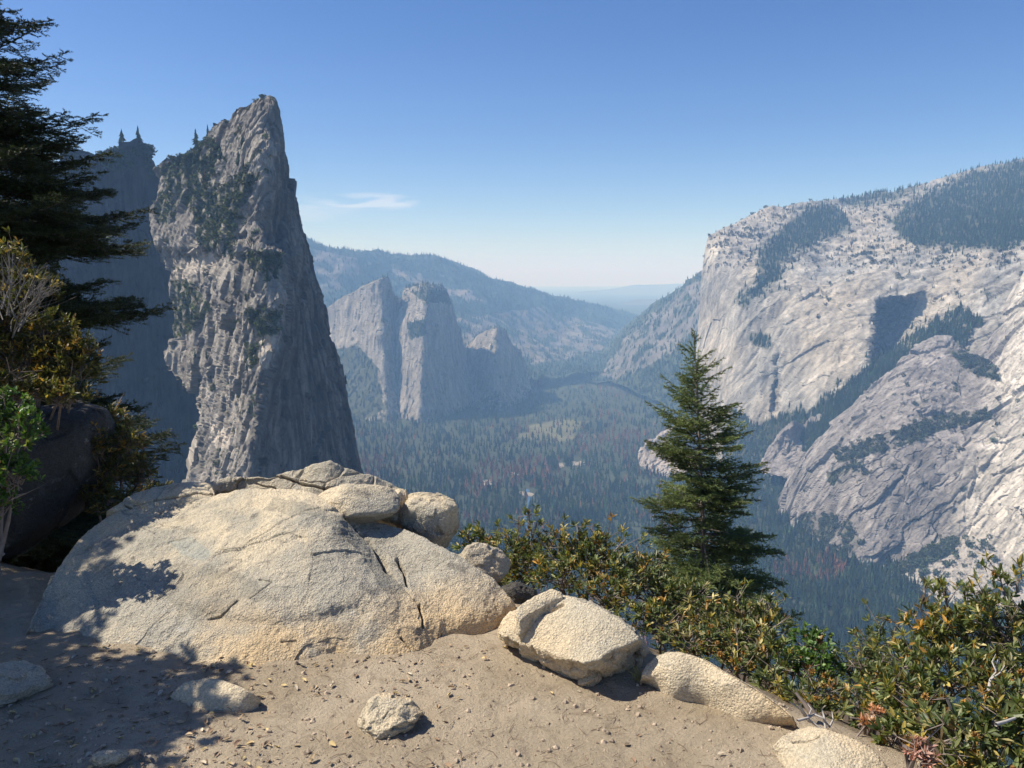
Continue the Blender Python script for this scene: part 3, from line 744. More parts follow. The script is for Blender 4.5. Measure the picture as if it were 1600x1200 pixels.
# shaded cliff behind the left tree
LT = [(-500, 300), (-300, 210), (-120, 200), (0, 178), (14, 180), (30, 206), (36, 245), (60, 256), (95, 256), (96, 232), (122, 236), (150, 244), (176, 240), (184, 226), (200, 224), (214, 216), (226, 226), (234, 244), (241, 262), (245, 272), (262, 264), (300, 300), (330, 400)]
LB = [(-900, 1500), (0, 1500), (200, 1500), (360, 1500)]
P, lk, luv = patch(LT, LB, 420, 300, [(-500, 300, 1000), (-300, 210, 1060), (0, 178, 1190), (95, 256, 1260), (122, 236, 1280), (176, 240, 1310), (214, 216, 1340), (241, 262, 1390), (300, 300, 1500), (330, 400, 1520),
      (-300, 500, 1050), (0, 400, 1185), (120, 400, 1260), (230, 400, 1350), (150, 600, 1280), (260, 600, 1370), (0, 600, 1180), (-600, 1000, 900), (0, 960, 1170), (200, 960, 1310), (360, 960, 1400), (-900, 1500, 850), (0, 1500, 1150), (360, 1500, 1370)], backA=(350, 160, 8))
N = grid_normals(P)
if N[..., 1].mean() > 0: N = -N
P = P + N * (9 * fbm(P / np.array([50, 50, 200]), 4, seed=600) + 2.5 * ridged(P / np.array([22, 22, 160]), 4, seed=601))[..., None]
P = tower_blocks(P, N, 26, 3, 605, 5); P = tower_blocks(P, N, 11, 1.4, 606, 5)
U, V = project(P)
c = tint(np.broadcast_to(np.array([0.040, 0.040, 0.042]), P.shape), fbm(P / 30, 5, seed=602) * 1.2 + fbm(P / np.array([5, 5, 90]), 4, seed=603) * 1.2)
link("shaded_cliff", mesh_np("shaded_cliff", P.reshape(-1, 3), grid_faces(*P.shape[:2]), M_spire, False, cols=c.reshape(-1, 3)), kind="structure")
LCL = P
# ================================================================== FAR TREES
rt = np.random.default_rng(101)
def surf_at(P, u, v):
    U, V = project(P); d = (U - u) ** 2 + (V - v) ** 2
    return P.reshape(-1, 3)[int(np.argmin(d))]
def dead_mask(p, th=0.16, seed=700):
    return fbm(p * np.array([1, 0.45, 1]) / 420.0, 4, seed=seed) + 0.10 * rt.normal(size=len(p)) > th
# ---- valley floor
n = 40000
uu = rt.uniform(470, 1680, n); vv = 596 + (1270 - 596) * rt.random(n) ** 1.15
p = ray_floor(uu, vv, 0.0); U, V = uu, vv
open_ = meadow_mask(U, V) & (rt.random(n) > 0.35) & (fbm(p / 45.0, 3, seed=702) > -0.08) | sand_mask(U, V)
riv = (np.abs(U - (822 + (V - 770) * 0.05 + 5 * np.sin(V / 11.0))) < 4) & (V > 762) & (V < 905)
thin = fbm(p / 160.0, 4, seed=701) < -0.17
keep = ~(open_ | riv | (thin & (rt.random(n) < 0.7)))
keep &= p[:, 1] < 12000
p, U, V = p[keep], U[keep], V[keep]; n = len(p)
h = rt.uniform(22, 44, n) * np.where(p[:, 1] > 5000, 0.85, 1.0)
dead = dead_mask(p, 0.105) & ((U < 1080) | (np.hypot((U - 1262) / 60, (V - 893) / 22) < 1))
rgb = tree_colors(n, rt, dead)
lf = fbm(p / 170.0, 4, seed=705)
rgb = rgb * (1 + 1.1 * lf)[:, None].clip(0.35, 2.0)
brd = (fbm(p / 240.0, 4, seed=706) > 0.12) & (~dead)
rgb[brd] = rgb[brd] * np.array([1.5, 1.35, 0.95])
h = h * (1 + 0.9 * fbm(p / 120.0, 3, seed=707)).clip(0.45, 1.6)
top_v = project(p + np.stack([0 * h, 0 * h, h], -1))[1]
hpx = V - top_v
# silhouette of the foreground, so that the trees that show are the ones built singly
fgu = [560, 640, 715, 760, 800, 850, 900, 960, 1010, 1190, 1215, 1260, 1310, 1340, 1400, 1460, 1530, 1640]
fgv = [745, 775, 830, 810, 800, 815, 815, 845, 870, 905, 930, 985, 1000, 985, 945, 930, 915, 900]
vis = (V < np.interp(U, fgu, fgv) - 1) & (U > 600) & (~((U > 1005) & (U < 1190))) & (V < np.interp(U, [1190, 1290, 1400, 1440], [1200, 1200, 1200, 930]))
score = np.where(vis, hpx, 0); order = np.argsort(-score); single = order[:300]
rest = np.ones(n, bool); rest[single] = False
stuff_trees("valley_forest", "dense conifer forest covering the valley floor", MID_T, p[rest], h[rest], rgb[rest], wid=rt.uniform(0.8, 1.25, rest.sum()), seed=3)
def tree_mesh(name, arr, rgb, mat=M_needle_far):
    V_, F_, C_ = arr
    c = np.array(rgb)[None] * C_[:, None]
    return mesh_np(name, V_, F_, mat, False, facecols=c)
live_m = [tree_mesh("conifer", conifer_arrays(9, 6, w, s), tree_colors(1, rt)[0]) for s, w in ((31, .15), (32, .18), (33, .13), (34, .17), (35, .20), (36, .14), (37, .16), (38, .19))]
dead_m = [tree_mesh("conifer", conifer_arrays(8, 5, w, s, ragged=0.6), (0.16, 0.082, 0.055)) for s, w in ((41, .12), (42, .10), (43, .13))]
for k, i in enumerate(single):
    d = bool(dead[i])
    link("dead_conifer" if d else "conifer", (dead_m if d else live_m)[k % (3 if d else 8)], label=("rusty brown dead conifer standing among green trees on the valley floor" if d else "dark green conifer in the valley forest seen right of the young fir" if U[i] > 1190 else "dark green conifer in the valley forest seen between the rocks and the young fir"),
         cat="tree", group="dead conifers in the valley forest" if d else "conifers of the near forest right of the fir" if U[i] > 1190 else "conifers of the near forest left of the fir", loc=p[i].tolist(), rot=(0, 0, rt.uniform(0, 6.28)), scale=(h[i], h[i], h[i]))

# ---- slopes
def on(P, uvg, mask, n, lo, hi, name, label, kinds=FAR_T, base=(0.030, 0.050, 0.024), deadth=None, wid=1.0, seed=0):
    q = sample_surface(P, uvg, mask, n, rt); hh = rt.uniform(lo, hi, n)
    dd = dead_mask(q, deadth, 720) if deadth is not None else None
    q = q - np.stack([0 * hh, 0 * hh, 0.06 * hh], -1)
    return stuff_trees(name, label, kinds, q, hh, tree_colors(n, rt, dd, base), wid=rt.uniform(0.8, 1.3, n) * wid, seed=seed)
def full_uv(P): return np.stack(project(P), -1)
def win(P, u0, u1, v0, v1):
    U, V = project(P); return ((U > u0) & (U < u1) & (V > v0) & (V < v1)).astype(float)
q = full_uv(RP); on(RP, q, (1 - 0.85 * rm) * win(RP, 440, 1040, 370, 660), 15000, 24, 42, "ridge_forest", "hazy blue conifer forest on the long ridge", FAR_T, seed=4)
q = full_uv(WP); on(WP, q, (1 - 0.9 * wm) * win(WP, 900, 1240, 400, 740), 6500, 22, 38, "slope_forest", "forest on the shaded slope left of the great cliff", FAR_T, seed=5)
q = full_uv(BIG); on(BIG, q, BIGm ** 2 * win(BIG, 1080, 1700, 200, 800), 12500, 16, 33, "cliff_forest", "dark conifer woods on the top and ledges of the great cliff", MID_T, seed=6)
on(BIG, q, BIGs * win(BIG, 1080, 1700, 200, 800), 1900, 7, 18, "cliff_scrub", "scattered pines and scrub over the pale summit of the cliff", BROAD + MID_T, base=(0.05, 0.055, 0.032), seed=7)
q = full_uv(BUT); on(BUT, q, BUTm * win(BUT, 1190, 1700, 380, 960), 2200, 6, 15, "buttress_scrub", "dark scrub clinging to ledges of the grey buttress", BROAD, base=(0.045, 0.055, 0.03), seed=8)
q = full_uv(TAL); on(TAL, q, (TALm * 1.0 + 0.03) * win(TAL, 1250, 1700, 830, 1060), 1900, 8, 20, "talus_wood", "broadleaf wood and bushes creeping over the pale talus", BROAD, base=(0.055, 0.07, 0.035), seed=9)
for Pt, Pm, seed in ((T0[0], T0[3], 1), (T1[0], T1[3], 2), (T2[0], T2[3], 3)):
    q = full_uv(Pt); nn_ = np.abs(grid_normals(Pt)[..., 2])
    on(Pt, q, np.maximum(smooth(0.6, 0.8, nn_), Pm) * win(Pt, 480, 900, 430, 690) + 1e-5, 1100, 15, 32, "tower_forest", ("conifers on the ledges of the left rock tower", "conifers on the ledges of the middle rock tower", "conifers on the ledges of the small right rock tower")[seed - 1], FAR_T, seed=10 + seed)

# ---- spire: shrubs on ledges, and single pines
q = full_uv(SPI)
on(SPI, q, SPIv * win(SPI, 240, 450, 150, 780) + 1e-6, 2600, 2.2, 5.8, "ledge_shrubs", "low green shrubs on the ledges of the sunlit spire face", BROAD, base=(0.085, 0.10, 0.036), wid=1.4, seed=20)
pine_m = [tree_mesh("pine", conifer_arrays(11, 6, w, s, ragged=0.5), (0.040, 0.060, 0.028)) for s, w in ((51, .17), (52, .21), (53, .14), (54, .24))]
redp_m = tree_mesh("dead_pine", conifer_arrays(9, 5, .09, 55, ragged=0.6), (0.22, 0.085, 0.05))
oak_m = tree_mesh('bushy_tree', broad_arrays(61, 120), (0.045, 0.060, 0.030))
def crowned(name, V_F_C, rgb, seed):
    return tree_mesh(name, V_F_C, rgb)
def put_pine(P, u, v, hpx_, label, group=None, mesh=None, k=[0]):
    w = surf_at(P, u, v); d = w[1]; hh = hpx_ / FPX * d * 1.02; k[0] += 1
    return link("pine_tree", mesh or pine_m[k[0] % 4], label=label, cat="tree", group=group, loc=(w - np.array([0, 0, 0.05 * hh])).tolist(), rot=(0, 0, k[0] * 1.3), scale=(hh,) * 3)
put_pine(SPI, 307, 226, 26, "thin sparse pine on the skyline left of the spire summit")
put_pine(SPI, 325, 214, 20, "small dense pine on the skyline, nearer the spire summit")
put_pine(SPI, 320, 284, 24, "rust red dead pine on the wooded shoulder of the spire", mesh=redp_m)
put_pine(SPI, 308, 262, 46, "tall dark pine on the shoulder under the skyline pines")
put_pine(LCL, 217, 228, 32, "tall pine on top of the shaded pinnacle left of the spire", mesh=pine_m[1])
put_pine(LCL, 191, 232, 30, "broad pine left of the tall pine on the shaded pinnacle", mesh=pine_m[3])
put_pine(LCL, 203, 246, 26, "short pine between the two taller ones on the shaded pinnacle")
spots = [(334, 320), (340, 350), (331, 345), (338, 372), (325, 336), (345, 385), (358, 395), (352, 402), (312, 385), (395, 405), (388, 412), (424, 425), (430, 436), (418, 440), (410, 418), (434, 420), (398, 432),
         (375, 425), (368, 440), (405, 505), (396, 520), (412, 540), (404, 552), (399, 570), (386, 580), (290, 480), (300, 500), (283, 520), (294, 545), (306, 560), (322, 560), (372, 650), (380, 640), (392, 648), (345, 720), (360, 718),
         (308, 720), (316, 705), (330, 260), (344, 250), (352, 262), (373, 260), (381, 275), (380, 235), (268, 300), (262, 330), (274, 350), (280, 270), (290, 262), (385, 470), (335, 610), (325, 590)]
for k_, (u_, v_) in enumerate(spots):
    put_pine(SPI, u_, v_, rt.uniform(13, 27) if v_ < 460 else rt.uniform(9, 18), "small dark pine on a low ledge of the spire's sunlit face" if v_ > 465 else "dark pine in the clump on the big mid-height ledge of the spire" if v_ > 395 else "dark pine in the green gully on the upper left of the spire",
             "pines on the low ledges of the spire" if v_ > 465 else "pines on the mid-height ledge of the spire" if v_ > 395 else "pines in the upper gully of the spire")
for u_, v_ in ((185, 262), (196, 268), (228, 262), (235, 275), (222, 250), (176, 256), (170, 262), (182, 248), (190, 252), (208, 244), (214, 256), (178, 268), (230, 250), (204, 260), (164, 258), (172, 250)):
    put_pine(LCL, u_, v_, rt.uniform(16, 28), "dark bushy tree on the slope below the shaded pinnacle top", "trees around the shaded pinnacle", mesh=oak_m)
put_pine(SPI, 541, 600, 18, "lone tiny conifer clinging to the dark right edge of the spire")

# clearings and river seen through the forest
for nm, poly in (("sand_clearing", [(895, 721), (914, 721), (914, 727), (897, 727)]), ("sand_clearing", [(872, 723), (880, 722), (881, 730), (873, 731)]), ("sand_clearing", [(800, 737), (809, 738), (810, 742), (801, 742)]),
                 ("river_bank", [(752, 752), (764, 749), (769, 758), (757, 759)]), ("river_bank", [(807, 767), (832, 770), (832, 775), (812, 774)]), ("sand_clearing", [(925, 808), (938, 808), (938, 812), (926, 812)])):
    ground_patch(nm, poly, 2.0, M_sand)
cl = np.array([(822 + (v - 770) * 0.05 + 5 * math.sin(v / 11.0), v) for v in np.arange(764, 905, 2.0)])
P1 = ray_floor(cl[:, 0] - 3.0, cl[:, 1], 1.0); P2 = ray_floor(cl[:, 0] + 3.0, cl[:, 1], 1.0)
link("river", mesh_np("river", np.concatenate([P1, P2]), grid_faces(2, len(cl)), M_river, True), kind="structure")
# ================================================================== FOREGROUND: ground and rocks
def granite_near(name, base=(0.60, 0.50, 0.35), grey=(0.38, 0.345, 0.275), warm=(0.60, 0.42, 0.22), lichen=0.6, dust=True, dark=(0.13, 0.115, 0.10)):
    m, nt, b = new_mat(name); g = NB(nt); p = g.pos()
    big = g.noise(p, 1.7, 5, 0.6, 0.4)
    c = g.mix(g.ramp(big, 0.42, 0.62), base, grey)
    w = g.noise(g.mapv(p, (1, 1, 1), (0.3, 0.2, 0)), 1.1, 4, 0.6, 0.8)
    z = g.n("ShaderNodeSeparateXYZ"); g.put(z.inputs[0], p)
    low = g.ramp(z.outputs[2], 0.26, 0.02)
    c = g.mix(g.m('MULTIPLY', g.m('MULTIPLY', g.ramp(w, 0.47, 0.62), low), 0.75), c, warm)
    # lichen and weather stain in broken patches
    l1 = g.noise(p, 5.5, 8, 0.72, 0.5)
    c = g.mix(g.m('MULTIPLY', g.ramp(l1, 0.55, 0.68), lichen), c, dark)
    l2 = g.noise(g.mapv(p, (1, 1, 1), (1, 2, 3)), 9, 7, 0.75, 0.3)
    c = g.mix(g.m('MULTIPLY', g.ramp(l2, 0.60, 0.72), 0.5), c, (0.50, 0.48, 0.44))
    # mineral grain
    gr = g.vor(p, 190, out='Color'); s1 = g.n("ShaderNodeSeparateColor"); g.put(s1.inputs[0], gr)
    k = g.m('MULTIPLY_ADD', s1.outputs[0], 0.36, 0.84)
    gn = g.noise(p, 55, 5, 0.8)
    k = g.m('MULTIPLY', k, g.m('MULTIPLY_ADD', gn, 0.9, 0.57))
    v = nt.nodes.new("ShaderNodeVectorMath"); v.operation = 'SCALE'; g.put(v.inputs[0], c); g.put(v.inputs['Scale'], k); c = v.outputs[0]
    at = g.n("ShaderNodeAttribute", attribute_name="Col").outputs['Color']
    c = g.mix(1.0, c, at, 'MULTIPLY')
    g.put(b.inputs['Base Color'], c)
    b.inputs['Roughness'].default_value = 0.88; b.inputs['Specular IOR Level'].default_value = 0.2
    h = g.m('ADD', g.m('MULTIPLY', g.noise(p, 38, 8, 0.75), 1.0), g.m('MULTIPLY', g.vor(p, 120), 0.35))
    n0 = g.bump(g.noise(p, 11, 6, 0.7), 0.55, 0.03)
    n1 = g.bump(h, 1.0, 0.016, n0)
    n2 = g.bump(g.noise(p, 230, 4, 0.7), 0.5, 0.0025, n1)
    g.put(b.inputs['Normal'], n2)
    return m
M_gr = granite_near("weathered_granite")
M_gr2 = granite_near("pale_granite", (0.60, 0.495, 0.34), (0.50, 0.435, 0.32), (0.62, 0.46, 0.27), 0.22)
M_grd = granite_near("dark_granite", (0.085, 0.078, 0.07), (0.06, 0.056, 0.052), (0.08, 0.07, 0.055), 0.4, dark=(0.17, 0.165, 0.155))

def dirt_mat():
    m, nt, b = new_mat("trampled_dirt"); g = NB(nt); p = g.pos()
    a = g.noise(p, 1.3, 5, 0.6, 0.5); c = g.mix(g.ramp(a, 0.35, 0.66), (0.47, 0.375, 0.255), (0.62, 0.505, 0.36))
    q = g.noise(p, 9, 7, 0.75, 0.6); c = g.mix(g.m('MULTIPLY', g.ramp(q, 0.5, 0.72), 0.55), c, (0.22, 0.16, 0.11))
    q = g.noise(p, 70, 5, 0.8); c = g.mix(g.m('MULTIPLY', g.ramp(q, 0.5, 0.75), 0.6), c, (0.50, 0.41, 0.31))
    q = g.noise(g.mapv(p, (1, 1, 1), (1, 1, 1)), 130, 4, 0.8); c = g.mix(g.m('MULTIPLY', g.ramp(q, 0.58, 0.72), 0.6), c, (0.15, 0.11, 0.08))
    sd = g.n('ShaderNodeSeparateColor'); g.put(sd.inputs[0], g.attr('Col')); c = g.mix(g.m('MULTIPLY', sd.outputs[0], 0.85), c, (0.13, 0.09, 0.055))   # leaf duff under the bushes
    g.put(b.inputs['Base Color'], c); b.inputs['Roughness'].default_value = 0.97; b.inputs['Specular IOR Level'].default_value = 0.1
    h = g.m('ADD', g.noise(p, 22, 8, 0.78), g.m('MULTIPLY', g.noise(p, 90, 5, 0.8), 0.5))
    n1 = g.bump(h, 1.0, 0.035)
    pb = g.bump(g.m('MULTIPLY', g.ramp(g.vor(p, 60), 0.30, 0.12), 1.0), 0.5, 0.005, n1)
    g.put(b.inputs['Normal'], pb)
    return m
M_dirt = dirt_mat()

def at_z_(u, v, z): return at_z(float(u), float(v), float(z))
EDGE = np.array([at_z_(u, v, 0)[:2] for u, v in ((40, 905), (430, 880), (700, 905), (800, 945), (900, 985), (1000, 1040), (1120, 1075), (1240, 1128), (1330, 1165), (1400, 1195), (1450, 1260), (1500, 1400))])
EDGE = np.concatenate([[[-9, 5.2], [-4.0, 5.0]], EDGE, [[3.0, -2.0]]])
def edge_dist(x, y):
    """signed distance to the brink, positive beyond it"""
    best = np.full(x.shape, 1e9); sgn = np.ones(x.shape)
    for k in range(len(EDGE) - 1):
        a, b = EDGE[k], EDGE[k + 1]; d = b - a; L = (d * d).sum()
        t = np.clip(((x - a[0]) * d[0] + (y - a[1]) * d[1]) / L, 0, 1)
        dx = x - a[0] - t * d[0]; dy = y - a[1] - t * d[1]; dd = np.hypot(dx, dy)
        s = np.where(d[0] * (y - a[1]) - d[1] * (x - a[0]) > 0, 1, -1)
        m = dd < best; best = np.where(m, dd, best); sgn = np.where(m, s, sgn)
    return best * sgn
def ground_z(x, y, fine=True):
    p = np.stack([x, y, np.zeros_like(x)], -1)
    z = 0.022 * fbm(p * 0.9, 4, seed=800)
    e = edge_dist(x, y)
    z = z - 0.48 * smooth(0.0, 1.0, e) - 0.50 * np.maximum(e - 0.8, 0) - 0.5 * np.maximum(e - 4, 0)
    if fine:
        z = z - 0.013 * smooth(0.12, 0.34, perlin(p * 4.2, 806)) - 0.008 * smooth(0.15, 0.35, perlin(p * 9.0, 807))
        z = z + 0.020 * fbm(p * 6, 5, 0.6, seed=801) + 0.008 * np.abs(fbm(p * 28, 4, 0.6, seed=802)) + 0.004 * fbm(p * 60, 3, seed=803)
    return z
gy = np.geomspace(1.1, 13, 520)[:, None] * np.ones((1, 560)); gx = np.linspace(-1.35, 1.1, 560)[None] * (gy * 0.9 + 0.4)
G = np.stack([gx, gy, ground_z(gx, gy)], -1)
duff = smooth(0.02, 0.35, edge_dist(gx * np.ones_like(gy), gy * np.ones_like(gx)) + 0.10 * fbm(G * 3, 3, seed=808))
link("ground", mesh_np("ground", G.reshape(-1, 3), grid_faces(520, 560), M_dirt, True, cols=np.repeat(duff.reshape(-1, 1), 3, 1)), kind="structure")

def zc(l):
    """(u, v, z) control points to (u, v, Y)"""
    return [(u, v, float(at_z_(u, v, z)[1])) for u, v, z in l]
def rock_disp(P, N, seed, a=(0.018, 0.007, 0.0025), blk=0.0, facet=0.0):
    P = P + N * (a[0] * fbm(P / 0.30, 4, seed=seed))[..., None]
    if facet:
        F1, F2, rnd, off = worley(P / 0.55 + 0.5 * fbm(P / 0.4, 3, seed=seed + 19)[..., None], seed + 21)
        P = P + N * (facet * (1.2 * (off * (rnd - 0.5)).sum(-1)))[..., None]
    if blk:
        F1, F2, rnd, off = worley(P / np.array([0.34, 0.34, 0.2]) + 0.2 * fbm(P / 0.1, 3, seed=seed + 9)[..., None], seed + 1)
        P = P + N * (blk * ((rnd[..., 0] - 0.5) + (off * (rnd - 0.5)).sum(-1) - 0.35 * (1 - smooth(0, 0.05, F2 - F1))))[..., None]
    P = P + N * (a[1] * ridged(P / 0.09, 4, seed=seed + 2))[..., None]
    P = P + N * (a[2] * fbm(P / 0.02, 3, 0.6, seed=seed + 3))[..., None]
    return P
def seg_d(u, v, line):
    d = np.full(np.shape(u), 1e9)
    for (x1, y1), (x2, y2) in zip(line[:-1], line[1:]):
        L = (x2 - x1) ** 2 + (y2 - y1) ** 2; t = np.clip(((u - x1) * (x2 - x1) + (v - y1) * (y2 - y1)) / L, 0, 1)
        d = np.minimum(d, np.hypot(u - x1 - t * (x2 - x1), v - y1 - t * (y2 - y1)))
    return d
def buried(name, A, B, zs, ns, nt, mat, seed, label, cat="rock", warp=None, disp=(0.018, 0.007, 0.0025), blk=0.0, back=(0.5, 0.5, 14), cracks=(), smoothn=True, col=None, facet=0.0):
    P, k0, uv = patch(A, B, ns, nt, zc(zs), warp=warp, backA=back, pw=0.85)
    N = grid_normals(P); N = N * np.where((N[..., 2].mean() < 0), -1, 1)
    P = rock_disp(P, N, seed, disp, blk, facet)
    U, V = project(P)
    cc = np.ones(P.shape)
    for line, w, dep in cracks:
        jx = 5 * fbm(P / 0.08, 3, seed=seed + 30); jy = 5 * fbm(P / 0.08, 3, seed=seed + 31)
        d = seg_d(U + jx, V + jy, line); d[:k0] = 99
        wl_ = w * (0.55 + 0.9 * np.abs(fbm(P / 0.15, 2, seed=seed + 32)) * 2)
        k = np.exp(-(d / wl_) ** 2)
        P = P - N * (dep * k)[..., None]
        cc = cc * (1 - 0.35 * k[..., None])
    if col is not None: cc = col(P, U, V, cc)
    sk_ = P[-1:] + np.array([0, 0.01, -0.22]); P = np.concatenate([P, sk_], 0); cc = np.concatenate([cc, cc[-1:]], 0)
    return link(name, mesh_np(name, P.reshape(-1, 3), grid_faces(*P.shape[:2]), mat, True, cols=cc.reshape(-1, 3)), label=label, cat=cat)

# ---- the big sloping slab
SA = [(40, 992), (48, 978), (58, 958), (68, 930), (84, 900), (108, 868), (140, 832), (172, 806), (205, 796), (240, 792), (290, 788), (340, 776), (378, 768), (413, 766), (440, 765), (462, 766), (486, 771), (503, 779), (520, 790), (532, 802), (546, 813), (575, 815), (602, 820),
      (626, 826), (652, 838), (672, 850), (700, 862), (722, 874), (742, 888), (765, 904), (786, 924), (800, 945), (806, 962)]
SB = [(40, 996), (80, 1004), (130, 1012), (190, 1020), (255, 1036), (300, 1052), (350, 1062), (400, 1066), (450, 1058), (500, 1050), (560, 1046), (610, 1044), (650, 1036), (680, 1018), (710, 1004), (750, 998), (785, 988), (808, 972)]
SZ = [(40, 990, 0.0), (58, 958, 0.02), (84, 900, 0.10), (140, 832, 0.22), (172, 806, 0.28), (240, 792, 0.33), (340, 776, 0.40), (413, 766, 0.46), (462, 766, 0.47), (503, 779, 0.45), (532, 802, 0.42), (560, 818, 0.36), (602, 820, 0.34), (652, 838, 0.31), (700, 862, 0.27), (742, 888, 0.21), (786, 924, 0.12), (803, 955, 0.04),
      (40, 996, -0.04), (130, 1012, -0.04), (255, 1036, -0.04), (350, 1062, -0.04), (450, 1058, -0.04), (560, 1046, -0.04), (650, 1036, -0.04), (710, 1004, -0.04), (785, 988, -0.04), (808, 972, -0.04),
      (150, 940, 0.075), (250, 900, 0.165), (350, 860, 0.275), (440, 830, 0.36), (500, 850, 0.335), (540, 900, 0.245), (350, 960, 0.12), (450, 960, 0.135), (550, 980, 0.095), (600, 900, 0.215), (640, 870, 0.25), (700, 920, 0.155), (300, 1000, 0.05), (450, 1010, 0.055), (640, 980, 0.07), (720, 970, 0.05), (200, 980, 0.035), (480, 790, 0.445)]
def slabwarp(u, v, Y):
    # the dome's right flank drops a hand's breadth to the lower sheet along the long crack
    lv = np.array([800, 843, 885, 930, 965, 1000, 1040.]); lu = np.array([540, 578, 602, 622, 640, 655, 662.])
    d = u - np.interp(v, lv, lu)
    k = smooth(-34, 6, d) * (1 - smooth(30, 130, d)) * (1 - smooth(860, 1000, v))
    # dirt-worn shelf low on the front
    s2 = smooth(-12, 12, v - (930 + 0.0 * u) - 40 * np.sin((u - 250) / 110.0)) * smooth(240, 300, u) * (1 - smooth(520, 600, u))
    return Y + 0.10 * k + 0.03 * s2
CR = [([(541, 806), (560, 828), (578, 843), (596, 872), (606, 892)], 3.2, 0.055), ([(622, 876), (631, 892), (637, 914)], 2.2, 0.04), ([(655, 945), (661, 972), (662, 980)], 2.4, 0.035), ([(628, 996), (642, 1014), (651, 1030)], 1.6, 0.028),
      ([(606, 892), (640, 930), (655, 945)], 1.2, 0.01), ([(690, 990), (688, 1008), (680, 1014)], 1.4, 0.02), ([(262, 848), (272, 843), (290, 841)], 1.0, 0.008), ([(370, 940), (345, 965), (325, 968)], 1.6, 0.012), ([(440, 1003), (462, 1001)], 1.2, 0.012), ([(250, 820), (300, 830)], 0.8, 0.006), ([(405, 905), (425, 908), (390, 935)], 1.0, 0.008)]
def slabcol(P, U, V, cc):
    n = fbm(P / 0.12, 5, seed=77)
    g_ = in_poly(U + 20 * n, V + 14 * n, [(262, 845), (300, 838), (328, 862), (322, 876), (285, 868)])
    cc = np.where(g_[..., None], cc * np.array([0.86, 0.93, 1.0]), cc)
    d_ = in_poly(U + 30 * n, V + 26 * n, [(262, 880), (330, 885), (400, 905), (420, 930), (330, 960), (280, 965), (262, 930)])
    cc = np.where(d_[..., None], cc * 0.80, cc)
    e_ = in_poly(U + 30 * n, V + 20 * n, [(495, 790), (540, 812), (602, 890), (640, 930), (600, 925), (560, 860), (500, 810), (420, 800), (430, 780)])
    return np.where(e_[..., None], cc * np.array([0.74, 0.76, 0.78]), cc)
buried("rock_slab", SA, SB, SZ, 900, 420, M_gr, 900, "big sloping pale granite slab with a long dark crack, rising from the dirt", warp=slabwarp, disp=(0.044, 0.013, 0.0035), facet=0.020, cracks=CR, back=(0.9, 0.9, 18), col=slabcol)
# ---- ledge behind it
buried("rock_ledge", [(318, 764), (350, 752), (385, 745), (402, 743), (420, 746), (445, 739), (470, 733), (498, 726), (516, 723), (530, 729), (545, 737), (575, 743), (600, 754), (622, 766), (640, 776), (652, 792), (660, 806)],
       [(318, 800), (380, 800), (440, 800), (520, 815), (580, 825), (660, 835)],
       [(318, 764, 0.38), (350, 752, 0.40), (402, 743, 0.44), (420, 746, 0.43), (470, 733, 0.48), (516, 723, 0.52), (545, 737, 0.46), (600, 754, 0.38), (640, 776, 0.30), (660, 806, 0.22), (318, 800, 0.20), (440, 800, 0.25), (520, 815, 0.2), (580, 825, 0.12), (660, 835, 0.08),
        (400, 760, 0.38), (440, 762, 0.38), (500, 755, 0.42), (560, 770, 0.36), (610, 790, 0.26)],
       520, 130, M_gr, 920, "rough granite ledge forming the skyline behind the big slab", disp=(0.03, 0.012, 0.003), blk=0.035, back=(0.9, 0.8, 14),
       cracks=[([(440, 745), (470, 756), (500, 762), (520, 764)], 2.2, 0.03), ([(400, 756), (430, 764)], 1.5, 0.015)])
buried("rock_flake", [(166, 800), (176, 792), (192, 783), (212, 772), (235, 766), (262, 760), (290, 757), (318, 756), (330, 759), (335, 772)], [(166, 812), (230, 812), (290, 806), (337, 786)],
       [(166, 800, 0.30), (212, 772, 0.36), (262, 760, 0.40), (318, 756, 0.43), (335, 772, 0.40), (166, 812, 0.24), (230, 812, 0.26), (290, 806, 0.29), (337, 786, 0.36), (230, 790, 0.335), (290, 778, 0.385)],
       300, 90, M_gr, 930, "flat cracked granite flake lying along the upper left rim of the slab", disp=(0.014, 0.008, 0.0025), blk=0.02, back=(0.4, 0.5, 10),
       cracks=[([(196, 790), (206, 797), (202, 805)], 1.8, 0.03), ([(210, 790), (240, 782), (280, 776), (310, 770), (333, 773)], 1.5, 0.02)])

